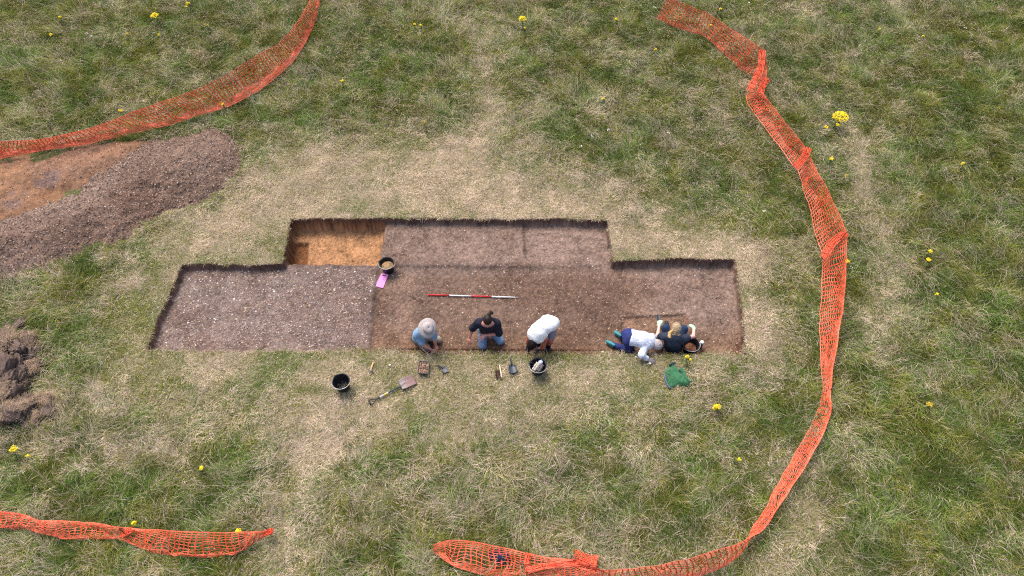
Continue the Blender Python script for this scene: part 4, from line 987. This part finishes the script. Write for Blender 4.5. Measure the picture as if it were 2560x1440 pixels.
# ---- kneeling, pale hat, light blue shirt
def person_hat():
    e = person((1062, 862), 'person in a pale sun hat and light blue shirt kneeling at the trench edge')
    J = dict(pelvis=H(1051,843,.27), chest=H(1055,832,.58), neck=H(1062,826,.74), head=H(1069,822,.84), face=(.45,-.75,-.55), up=(.3,-.35,.9),
             shR=H(1042,838,.62), shL=H(1081,824,.64), elR=H(1057,861,.42), elL=H(1086,848,.38), wrR=H(1080,876,.17), wrL=H(1089,864,.16),
             hipR=H(1045,846,.22), hipL=H(1059,838,.24), knR=H(1066,870,.08), knL=H(1095,849,.08), anR=H(1040,852,.07), anL=H(1060,838,.07), toeR=H(1031,846,.04), toeL=H(1050,832,.04))
    b = Body(J, 1.03); lens(b, 'hat')
    b.hands = dict(R=hand_prims(J['wrR'], (.45,-.25,-.5), (-.2,-.5,.8), -1, .75, .1), L=hand_prims(J['wrL'], (.35,-.55,-.6), (.5,.2,.8), 1, .55, .18))
    b.skin((216,158,140), e)
    sh = mat('light_blue_shirt', (.20, .34, .52), .85, .15, 18, bump=.3, bscale=50)
    up = b.torso[1:]+b.should
    sdf_mesh('shirt', infl(up, .02)+b.sleeve('L', .72, .02, .02)+b.sleeve('R', .75, .02, .02), .007, sh, e, wr=.010, cuts=[(b.h(.0,0,-.07), b.HM@np.array([.3,0,1.]))], seed=3)
    kh = mat('khaki_trousers', (.30, .26, .20), .9, .2, 16, bump=.3, bscale=50)
    tp = infl(b.torso[:3], .014)
    for k in 'LR': tp += infl([b.thigh[k]]+b.shin[k], .018)
    sdf_mesh('trousers', tp, .007, kh, e, wr=.009, seed=4)
    bt = mat('brown_boot', (.06, .045, .035), .7, .3, 30)
    for k in 'LR': sdf_mesh('boot', infl(b.foot[k], .010), .007, bt, e)
    hm = mat('pale_hat_canvas', (.40, .36, .36), .9, .12, 30, bump=.3, bscale=80)
    m = MB(); wob = lambda an, z: .05*np.sin(an*2+.6)+.03*np.sin(an*3+1.5)
    M = b.HM[:, [0, 1, 2]]; Mh = np.stack([b.HM[:, 0], b.HM[:, 1], b.HM[:, 2]], 1)
    tilt = Mh
    prof = [(.194, .010), (.198, .006), (.194, .018), (.15, .034), (.103, .050), (.100, .064), (.105, .10), (.098, .132), (.075, .148), (.04, .150), (.001, .146)]
    m.lathe(prof, tilt, b.h(-.012, 0, 0), 40, wob); o = m.build('hat', hm, e, True); s = o.modifiers.new('thickness', 'SOLIDIFY'); s.thickness = .004
    bd = MB(); bd.lathe([(.1045, .064), (.108, .068), (.109, .084), (.106, .088)], tilt, b.h(-.012, 0, 0), 40, wob); bd.build('hat_band', mat('hat_band_cloth', (.27, .24, .27), .9, .1, 40), e, True).parent
    hair_cap(b, 'hair', mat('grey_brown_hair', (.08, .06, .05), .8, .3, 60), e, ((.03, 0, -.02), (.8, 0, -.6)), .006)
# ---- kneeling upright, dark shirt, jeans
def person_dark():
    e = person((1222, 862), 'person in a dark navy shirt and faded jeans kneeling with one hand spread')
    J = dict(pelvis=H(1220,824,.30), chest=H(1220,812,.60), neck=H(1220,806,.77), head=H(1219,800,.90), face=(-.05,-.8,-.6), up=(0,-.45,.85),
             shR=H(1197,806,.69), shL=H(1241,808,.69), elR=H(1180,822,.47), elL=H(1248,834,.43), wrR=H(1174,845,.24), wrL=H(1214,838,.40),
             hipR=H(1209,826,.24), hipL=H(1232,826,.24), knR=H(1206,865,.08), knL=H(1251,853,.08), anR=H(1206,828,.06), anL=H(1240,822,.06), toeR=H(1206,815,.03), toeL=H(1240,810,.03))
    b = Body(J, 1.12); lens(b, 'dark')
    b.hands = dict(R=hand_prims(J['wrR'], (-.05,-.75,-.6), (-.5,-.2,.75), 1, .55, .14), L=hand_prims(J['wrL'], (-.8,-.55,-.2), (-.2,-.5,.8), 1, .12, .30))
    b.skin((210,146,130), e)
    nv = mat('dark_navy_cotton', (.010, .012, .028), .85, .3, 14, bump=.3, bscale=50)
    sdf_mesh('shirt', infl(b.torso[1:]+b.should, .02)+b.sleeve('L', .93, .022, .02)+b.sleeve('R', .9, .022, .02), .007, nv, e, wr=.010, cuts=[(b.h(.0,0,-.075), b.HM@np.array([.2,0,1.]))], seed=5)
    tp = infl(b.torso[:2], .012)
    for k in 'LR': tp += infl([b.thigh[k]]+b.shin[k], .014)
    sdf_mesh('jeans', tp, .007, JEANS, e, wr=.008, seed=6)
    for k in 'LR': sdf_mesh('boot', infl(b.foot[k], .010), .007, bpy.data.materials['brown_boot'], e)
    hm = mat('dark_brown_hair', (.014, .008, .007), .6, .4, 80, spec=.3)
    ex = [cone(b.h(-.085, -.01, .05), b.h(-.125, -.03, .055), .028, .03, .02), cone(b.h(-.125, -.03, .055), b.h(-.15, -.06, -.02), .032, .034, .02), cone(b.h(-.15, -.06, -.02), b.h(-.13, -.09, -.09), .034, .022, .02)]
    hair_cap(b, 'hair', hm, e, ((.038, 0, .0), (.72, 0, -.62)), .014, ex)
    # badge on the chest, water bottle and belt pouch at the hip
    c = b.J['chest']; f = nrm(np.array([0, -.9, .35])); q = P(1229, 813, float(c[2])+.02)
    m = MB(); m.box(q+f*.015, .035, .02, .004, frame((1, 0, 0), (0, -.5, .85))); m.build('chest_badge', WHITE, e)
    lump('belt_pouch', H(1197, 822, .30), (.045, .05, .06), np.eye(3), mat('pale_blue_pouch', (.35, .45, .55), .6, .4, 25), None, None, .2, 3, e)
# ---- bending, white vest, shorts
def person_white():
    e = person((1352, 868), 'person in a white vest and grey shorts bending low over the trench edge')
    J = dict(pelvis=H(1374,807,.80), waist=H(1362,814,.86), chest=H(1346,830,.76), neck=H(1336,845,.64), head=H(1331,858,.58), face=(-.15,.15,-.98), up=(-.35,-.9,-.2),
             shR=H(1328,838,.64), shL=H(1363,846,.66), elR=H(1320,852,.42), elL=H(1359,865,.42), wrR=H(1320,865,.19), wrL=H(1346,874,.18),
             hipR=H(1364,804,.76), hipL=H(1382,812,.76), knR=H(1352,842,.46), knL=H(1376,850,.45), anR=H(1346,862,.09), anL=H(1370,866,.09), toeR=H(1342,874,.04), toeL=H(1366,878,.04))
    b = Body(J, 1.08); lens(b, 'white')
    b.hands = dict(R=hand_prims(J['wrR'], (-.05,-.3,-.9), (-.3,.6,.5), 1, .5, .1), L=hand_prims(J['wrL'], (-.35,-.3,-.8), (.3,-.5,.6), -1, .5, .1))
    b.skin((178,104,88), e)
    wm = mat('white_cotton', (.80, .82, .84), .85, .05, 12, bump=.25, bscale=40)
    sdf_mesh('vest', infl(b.torso, .02)+[cone(J['neck']*.4+J['chest']*.6, J['neck']*.45+J['sh'+k]*.55, .072, .045, .04) for k in 'LR']+[ell(J['pelvis']+np.array([.02,.02,-.03]), (.19,.15,.14), np.eye(3), .05)], .007, wm, e, wr=.008,
             cuts=[], seed=8)
    sp = infl(b.torso[:1], .012)
    for k in 'LR':
        a, c = J['hip'+k], J['kn'+k]; sp.append(cone(a, a+(c-a)*.72, .105, .092, .04))
    sdf_mesh('shorts', sp, .007, mat('lilac_grey_shorts', (.24, .22, .30), .9, .15, 20, bump=.3), e, wr=.008, seed=9)
    gl = mat('navy_glove', (.02, .03, .06), .7, .3, 40)
    for k in 'LR': sdf_mesh('glove', infl(b.hands[k], .004)+[cone(J['wr'+k]+(J['el'+k]-J['wr'+k])*.18, J['wr'+k], .034, .032, .02)], .006, gl, e)
    bo = mat('black_boot', (.018, .02, .03), .6, .3, 30)
    for k in 'LR':
        a = J['an'+k]; sdf_mesh('boot', infl(b.foot[k], .014)+[cone(a, a+(J['kn'+k]-a)*.5, .05, .056, .03)], .007, bo, e)
        lc = MB(); t = J['toe'+k]; d = t-a; u = frame(d)
        for q in (.35, .5, .65): lc.tube([a+d*q+u@np.array([0, -.02, .048-.012*q]), a+d*q+u@np.array([0, .02, .048-.012*q])], .005, 5)
        lc.build('laces', WIRE, e)
    hair_cap(b, 'hair', mat('black_brown_hair', (.009, .005, .004), .75, .4, 80, spec=.15), e, ((.05, 0, -.01), (.9, 0, -.45)), .02, [cone(b.h(-.06,0,.0), b.h(-.075,0,-.055), .055, .04, .03)], .008)
# ---- on hands and knees, white patterned cardigan
def person_cardigan():
    e = person((1580, 870), 'person with grey hair in a white patterned cardigan on hands and knees')
    J = dict(pelvis=H(1570,842,.46), chest=H(1607,849,.47), neck=H(1627,856,.42), head=H(1640,863,.37), face=(.45,-.5,-.75), up=(.85,-.2,.4),
             shR=H(1612,867,.42), shL=H(1629,843,.42), elR=H(1604,888,.42), elL=H(1637,848,.20), wrR=H(1620,898,.305), wrL=H(1646,860,.10),
             hipR=H(1570,852,.42), hipL=H(1566,835,.42), knR=H(1577,877,.08), knL=H(1578,848,.08), anR=H(1532,862,.09), anL=H(1549,838,.09), toeR=H(1520,856,.06), toeL=H(1541,833,.06))
    b = Body(J, 1.05, True); lens(b, 'cardigan')
    b.hands = dict(R=hand_prims(J['wrR'], (.9,-.3,-.12), (0,-.1,1), 1, .12, .2), L=hand_prims(J['wrL'], (.8,-.3,-.3), (0,0,1), -1, .4, .15))
    b.skin((222,170,150), e)
    m, nt, bs = nmat('patterned_knit'); N = nt.nodes; L = nt.links; tc = N.new('ShaderNodeTexCoord'); vo = N.new('ShaderNodeTexVoronoi'); vo.inputs['Scale'].default_value = 26; cr = N.new('ShaderNodeValToRGB')
    cr.color_ramp.elements[0].position = .22; cr.color_ramp.elements[0].color = (.80, .82, .86, 1); cr.color_ramp.elements[1].position = .52; cr.color_ramp.elements[1].color = (.46, .52, .66, 1)
    L.new(tc.outputs['Object'], vo.inputs['Vector']); L.new(vo.outputs['Distance'], cr.inputs[0]); L.new(cr.outputs[0], bs.inputs['Base Color']); bs.inputs['Roughness'].default_value = .9
    sdf_mesh('cardigan', infl(b.torso[1:]+b.should, .024)+b.sleeve('R', 1.75, .02)+b.sleeve('L', 1.7, .02), .007, m, e, wr=.007, cuts=[], seed=11)
    tp = infl(b.torso[:2], .014)
    for k in 'LR': tp += infl([b.thigh[k]]+b.shin[k], .018)
    sdf_mesh('trousers', tp, .007, mat('navy_trousers', (.020, .030, .14), .85, .25, 14, bump=.3, bscale=40), e, wr=.008, seed=12)
    te = mat('teal_shoe', (.025, .22, .25), .6, .3, 40); so = mat('dark_sole', (.05, .06, .07), .8, .3, 30)
    for k in 'LR':
        s = sdf_mesh('shoe', infl(b.foot[k], .012), .007, te, e)
        a, t = J['an'+k], J['toe'+k]; d = nrm(t-a); up = np.array([-.35, -.1, .9]); up = nrm(up-d*(up@d)); q = up*.042
        sdf_mesh('sole', [cone(a-d*.05+q, a+d*.02+q, .030, .028, .02), cone(a+d*.02+q, t+q*.8, .028, .034, .02), cone(t+q*.8, t+d*.03+q*.6, .034, .026, .02)], .007, mat('teal_sole', (.05, .25, .28), .7, .5, 30), e)
    gl = mat('grey_glove', (.20, .18, .21), .85, .3, 60)
    for k in 'LR': sdf_mesh('glove', infl(b.hands[k], .003), .006, gl, e)
    hm = mat('silver_hair', (.40, .36, .37), .7, .45, 45, spec=.4)
    hair_cap(b, 'hair', hm, e, ((.055, 0, -.03), (.85, 0, -.5)), .02, [cone(b.h(-.06,0,.0), b.h(-.06,0,-.05), .06, .045, .03)], .010)
# ---- seated, back to the camera, dark t-shirt
def person_seated():
    e = person((1685, 868), 'person with a blonde ponytail and dark T-shirt seated with green gloves raised')
    J = dict(pelvis=H(1684,866,.12), chest=H(1683,852,.42), neck=H(1686,838,.58), head=H(1690,823,.66), face=(.25,.75,-.6), up=(.1,.55,.8),
             shR=H(1710,846,.51), shL=H(1660,841,.51), elR=H(1733,841,.34), elL=H(1644,839,.29), wrR=H(1735,821,.25), wrL=H(1648,813,.22),
             hipR=H(1694,866,.11), hipL=H(1674,866,.11), knR=H(1711,822,.37), knL=H(1663,820,.37), anR=H(1701,822,.08), anL=H(1668,816,.08), toeR=H(1699,812,.04), toeL=H(1666,806,.04))
    b = Body(J, 1.0, True); lens(b, 'seated')
    b.hands = dict(L=hand_prims(J['wrL'], (.05,.8,.0), (-.6,-.2,.8), 1, .7, .08), R=hand_prims(J['wrR'], (-.25,.75,-.1), (.5,-.3,.8), -1, .75, .08))
    b.skin((236,182,172), e)
    tm = mat('slate_navy_cotton', (.024, .034, .062), .85, .25, 12, bump=.35, bscale=40)
    sdf_mesh('shirt', infl(b.torso+b.should, .024)+b.sleeve('L', .45, .022, .02)+b.sleeve('R', .36, .022, .02), .007, tm, e, wr=.011, cuts=[(b.h(0,0,-.10), b.HM@np.array([.0,0,1.]))], seed=14)
    tp = infl(b.torso[:1], .010)
    for k in 'LR': tp += infl([b.thigh[k]]+b.shin[k], .014)
    sdf_mesh('jeans', tp, .007, mat('dark_denim', (.014, .035, .085), .9, .3, 16, bump=.3), e, wr=.008, seed=15)
    for k in 'LR': sdf_mesh('boot', infl(b.foot[k], .012), .007, bpy.data.materials['black_boot'], e)
    gl = mat('mint_glove', (.40, .68, .46), .8, .15, 40)
    for k in 'LR': sdf_mesh('glove', infl(b.hands[k], .004)+[cone(J['wr'+k]+(J['el'+k]-J['wr'+k])*.06, J['wr'+k], .036, .034, .02)], .006, gl, e)
    hb = mat('light_brown_hair', (.34, .25, .16), .6, .7, 40, spec=.3); hy = mat('blonde_hair', (.52, .34, .13), .55, .4, 60, spec=.4)
    hair_cap(b, 'hair', hb, e, ((.06, 0, -.02), (.85, 0, -.52)), .026, [cone(b.h(-.06,0,-.01), b.h(-.07,0,-.06), .075, .06, .03)], .010)
    p0 = b.h(-.10, -.045, .015); pn = H(1676, 836, .62)
    sdf_mesh('ponytail', [cone(p0, pn+np.array([0, .03, .01]), .024, .036, .02), cone(pn+np.array([0, .03, .01]), H(1674, 842, .59), .036, .040, .02), cone(H(1674, 842, .59), H(1673, 846, .56), .040, .016, .02), cone(H(1678, 843, .60), H(1681, 847, .57), .03, .012, .02)], .006, hy, e, wr=.010, wsc=40)
    m = MB(); m.tube([p0+np.array([-.028, .0, 0]), p0+np.array([0, .01, .028]), p0+np.array([.028, .0, .0]), p0+np.array([0, -.01, -.028]), p0+np.array([-.028, 0, 0])], .01, 6); m.build('hair_tie', mat('yellow_tie', (.7, .55, .25), .7), e)
    # tools held in the gloves
    w = J['wrL']; d = nrm((.05, .8, .0))
    t = empty('hand_shovel', w+d*.14, 'small black hand shovel held in the raised left green glove', 'shovel'); g = w+d*.085-np.array([0, 0, .028])
    hnd = MB(); hnd.tube([g-d*.09, g, g+d*.06], [.011, .013, .012], 8); hnd.build('handle', BLACK, t, True)
    M = frame(d); V = []
    for i in range(9):
        for j in range(7):
            u = i/8; v = j/3-1; V.append(g+d*(.055+.125*u)+M[:, 1]*v*.045*(min(1, .6+u*2) if u < .75 else math.sqrt(max(.25, 1-(u-.75)**2*10)))+np.array([0, 0, .018*abs(v)**2]))
    i = np.arange(8*7).reshape(8, 7)[:, :-1].ravel(); o = mesh_np('blade', V, np.stack([i, i+1, i+8, i+7], 1), DGREY, t, True); sd = o.modifiers.new('thickness', 'SOLIDIFY'); sd.thickness = .003
    w = J['wrR']; d = nrm((-.25, .75, -.1)); g = w+d*.085-np.array([0, 0, .028])
    t = empty('trowel', g, 'brown bladed trowel held in the right green glove', 'trowel'); hnd = MB(); hnd.tube([g-d*.06, g, g+d*.05], [.012, .014, .011], 8); hnd.build('handle', mat('dark_handle', (.05, .03, .025), .6), t, True)
    dd = nrm((-.75, .55, -.1)); s0 = g+d*.05; st = MB(); st.tube([s0, s0+d*.03+dd*.01, s0+d*.035+dd*.04], [.006, .005, .005], 6); st.build('shank', GREYST, t, True)
    a = s0+d*.035+dd*.035; M = frame(dd); bl = MB(); V = np.array([a+M[:, 1]*.008, a-M[:, 1]*.008, a+dd*.03+M[:, 1]*.033, a+dd*.03-M[:, 1]*.033, a+dd*.14]); V = np.vstack([V, V+np.array([0, 0, .004])])
    bl.add(V, [(0, 1, 3, 2), (5, 7, 8, 6), (0, 5, 6, 1), (0, 2, 7, 5), (1, 6, 8, 3)], [(2, 3, 4), (7, 9, 8), (2, 4, 9), (2, 9, 7), (3, 8, 9), (3, 9, 4)]); bl.build('blade', mat('rusty_blade', (.12, .06, .045), .55, .4, 40, metal=.3), t)
person_hat(); person_dark(); person_white(); person_cardigan(); person_seated()

# ================================================================== FLOWERS
STEM = mat('plant_stem', (.10, .13, .035), .8, .3, 30); YEL = mat('yellow_petals', (.80, .62, .015), .6, .15, 60); OLDY = mat('faded_yellow_petals', (.50, .36, .03), .7, .25, 60); WPET = mat('white_petals', (.75, .75, .72), .6, .1, 60)
def flower(px, py, size, label, side=None, pet=None, name='ragwort_plant', cat='ragwort', group='yellow ragwort flowers in the meadow', h=None):
    r = np.random.default_rng(int(px*7+py)); h = h or (.20+1.1*size); pet = pet or YEL
    top = P(px, py, h); b = top+np.array([r.normal(0, .05), -.05+r.normal(0, .05), 0]); b[2] = float(gz_out(b[:1], b[1:2])[0])
    e = empty(name, b, label, cat, group); st = MB(); hd = MB(); V0, F0 = ICO1
    heads = [(top, size)]
    if side: heads += [(P(sx, sy, h*.8), ss) for sx, sy, ss in side]
    for c, s in heads:
        mid = (b+c)/2+np.array([r.normal(0, .02), r.normal(0, .02), .02]); k = b+(c-b)*.72; k = (k+mid*.2)/1.2
        st.tube(spline([b, mid, k], 0)[::4], .007, 5)
        s = s if s > .09 else s*.8; n = max(4, int(8+s*330)) if s < .1 else int(s*s*5200); 
        if name != 'ragwort_plant': n = 4
        for i in range(n):
            a = r.uniform(0, 6.28); q = s*math.sqrt(r.uniform(0, 1)); p = c+np.array([q*math.cos(a), q*math.sin(a)*.9, .25*s*(1-(q/s)**2)+r.normal(0, .012)-.5*max(0, q-s*.8)])
            rad = r.uniform(.013, .021)*(1.15 if s > .1 else 1) if name == 'ragwort_plant' else .016
            # a small daisy: disc with ragged ray florets
            m = 10; an = np.arange(m)*2*math.pi/m+r.uniform(0, 1); rr = rad*np.where(np.arange(m) % 2, .62, 1.15); t = r.normal(0, .25, 2)
            ring = np.stack([rr*np.cos(an), rr*np.sin(an), -.002+t[0]*rr*np.cos(an)+t[1]*rr*np.sin(an)], 1)
            V = np.vstack([p+[0, 0, .006], p+ring, p-[0, 0, .006]])
            hd.add(V, (), [(0, 1+j, 1+(j+1) % m) for j in range(m)]+[(m+1, 1+(j+1) % m, 1+j) for j in range(m)])
            if i % 3 == 0: st.tube([k, (k+p)/2+np.array([0, 0, -.01]), p-np.array([0, 0, .006])], .003, 4, False)
    if name == 'ragwort_plant':
        for i in range(int(8+60*size)):      # cut leaves up the stem
            t = r.uniform(.15, .8); p = b+(top-b)*t; a = r.uniform(0, 6.28); L = r.uniform(.06, .13)*(.7+size*2); d = np.array([math.cos(a), math.sin(a), .25]); q = np.array([-d[1], d[0], 0])
            V = []; 
            for u, w in ((0, .1), (.25, .8), (.4, .35), (.6, .9), (.75, .35), (.88, .55), (1, .05)): V += [p+d*L*u+q*w*.022-[0, 0, .05*u*u], p+d*L*u-q*w*.022-[0, 0, .05*u*u]]
            st.add(V, [(2*j, 2*j+1, 2*j+3, 2*j+2) for j in range(6)])
    st.build('stem', STEM, e); hd.build('flower_head', pet, e)
for f in [
    (2102,291,.20,'tallest ragwort with a broad yellow head outside the netting at right',[(2066,318,.05),(2094,312,.05)]),
    (386,38,.115,'large round ragwort head in the grass at upper left',[(397,86,.03)]),
    (470,8,.085,'ragwort head at the top edge right of the large round one',[(466,16,.04)]),
    (150,42,.055,'upper of two small ragwort heads near the top left corner',None),
    (127,87,.05,'lower of two small ragwort heads near the top left corner',None),
    (319,84,.03,'tiny ragwort head left of the large round ragwort',None),
    (519,63,.03,'faint small ragwort head right of the large round ragwort',None),
    (302,276,.06,'ragwort head just above the left netting behind the spoil heap',None),
    (855,201,.05,'lone ragwort right of the curved netting at upper left',None),
    (557,261,.045,'ragwort growing through the curved netting above the spoil heap',None),
    (1306,46,.115,'large ragwort head at the top middle of the meadow',[(1312,70,.025)]),
    (1036,60,.035,'left one of a small ragwort pair at the top middle',None),
    (1052,63,.035,'right one of a small ragwort pair at the top middle',None),
    (1540,47,.05,'small ragwort left of the upper end of the long netting',None),
    (1640,123,.03,'tiny ragwort below the upper end of the long netting',None),
    (1801,22,.045,'small ragwort behind the top of the long netting',None),
    (1776,62,.05,'ragwort showing through the mesh by the first pin of the long netting',None),
    (1508,247,.03,'tiny ragwort in the middle of the meadow above the trench',None),
    (1911,217,.035,'small ragwort at the twisted fold of the long netting',None),
    (2079,396,.06,'loose ragwort head below the tallest ragwort',None),
    (2115,440,.035,'faded orange ragwort head below the loose one',None),
    (2408,408,.05,'lone ragwort far right outside the netting',None),
    (2326,628,.055,'upper of two ragwort heads far right beside the trench level',None),
    (2322,649,.055,'lower of two ragwort heads far right beside the trench level',None),
    (2119,653,.055,'ragwort touching the outer edge of the netting at its right bend',None),
    (2308,90,.03,'tiny ragwort at the upper right of the meadow',None),
    (2199,72,.025,'pale tiny ragwort near the top right behind the netting',None),
    (2343,735,.03,'tiny ragwort under the two heads far right',None),
    (1793,1017,.085,'bright ragwort inside the netting below the green jacket',[(1786,1021,.035)]),
    (2325,1013,.08,'sparse ragwort in the dark grass at lower right',None),
    (33,1122,.085,'ragwort with a leaning stem at the left edge',[(70,1140,.035)]),
    (503,1170,.04,'small ragwort in the grass above the bottom left netting',None),
    (335,1308,.045,'ragwort behind the twist of the bottom left netting',None),
    (596,1328,.06,'ragwort showing through the end of the bottom left netting',None),
    (1848,1148,.035,'tiny ragwort inside the netting at lower right',None),
    (1718,891,.04,'ragwort at the trench edge below the soil bucket',[(1726,899,.02)]),
    (1060,306,.03,'faint tiny ragwort in the grass above the upper trench panel',None)]:
    flower(f[0], f[1], f[2], f[3], f[4], OLDY if 'faded' in f[3] or 'sparse' in f[3] or 'faint' in f[3] else None)
for f in [(1521,324,'white flowers in the meadow above the right part of the trench'), (1671,331,'white flowers nearest to the long netting in the meadow'), (1453,366,'white flower nearest the straw coloured band above the trench'), (1480,341,'single white flower between the other white ones above the trench'),
          (216,84,'left white flower in the upper left grass'), (229,90,'right white flower in the upper left grass'), (1871,7,'white flowers at the top edge behind the netting'), (1637,18,'white flower at the upper end of the long netting'), (2414,70,'white flower near the top right corner'), (1912,527,'small white flower inside the netting right of the trench')]:
    flower(f[0], f[1], .045, f[2], None, WPET, 'white_flower', 'white flower', 'white flowers in the meadow', .22)

# each single-mesh thing gets its origin at its own base
def recentre():
    for o in list(C.objects):
        if o.type != 'MESH' or o.parent or o.get('kind') == 'structure': continue
        n = len(o.data.vertices); v = np.empty(n*3, np.float32); o.data.vertices.foreach_get('co', v); v = v.reshape(-1, 3)
        c = np.array([(v[:, 0].min()+v[:, 0].max())/2, (v[:, 1].min()+v[:, 1].max())/2, v[:, 2].min()], np.float32)
        v -= c; o.data.vertices.foreach_set('co', v.ravel()); o.data.update(); o.location = Vector(c.tolist())
        for k in o.children: k.matrix_parent_inverse = Matrix.Translation(-o.location)
recentre()

# ------------------------------------------------------------------ camera and light
def setup():
    cam = bpy.data.cameras.new('camera'); o = bpy.data.objects.new('camera', cam); C.objects.link(o)
    cam.sensor_width = 36; cam.lens = FPX/2560*36; cam.clip_end = 3000
    o.location = (0, 0, CAMH); o.rotation_euler = (PIT, 0, 0); SC.camera = o
    w = bpy.data.worlds.new('World'); SC.world = w; w.use_nodes = True; nt = w.node_tree
    sky = nt.nodes.new('ShaderNodeTexSky'); sky.sky_type = 'NISHITA'; sky.sun_disc = False
    EL, AZ = math.radians(56), math.radians(-28)      # azimuth from +y towards +x
    sky.sun_elevation = EL; sky.sun_rotation = AZ
    sky.air_density = 1.0; sky.dust_density = 6.0; sky.ozone_density = .3
    bg = nt.nodes['Background']; bg.inputs[1].default_value = .15
    nt.links.new(sky.outputs[0], bg.inputs[0])
    l = bpy.data.lights.new('sun', 'SUN'); l.energy = 1.5; l.angle = math.radians(24); l.color = (1, .955, .9)
    s = bpy.data.objects.new('sun', l); C.objects.link(s)
    d = Vector((math.cos(EL)*math.sin(AZ), math.cos(EL)*math.cos(AZ), math.sin(EL)))
    s.rotation_euler = d.to_track_quat('Z', 'Y').to_euler(); s.location = d*40
    v = SC.view_settings; v.view_transform = 'Standard'; v.look = 'None'; v.exposure = EXPO; v.gamma = 1
    cy = SC.cycles; cy.use_denoising = False; cy.pixel_filter_type = 'BLACKMAN_HARRIS'; cy.filter_width = 1.25; cy.max_bounces = 5; cy.diffuse_bounces = 3; cy.transmission_bounces = 3; cy.glossy_bounces = 2
EXPO = .7
setup()
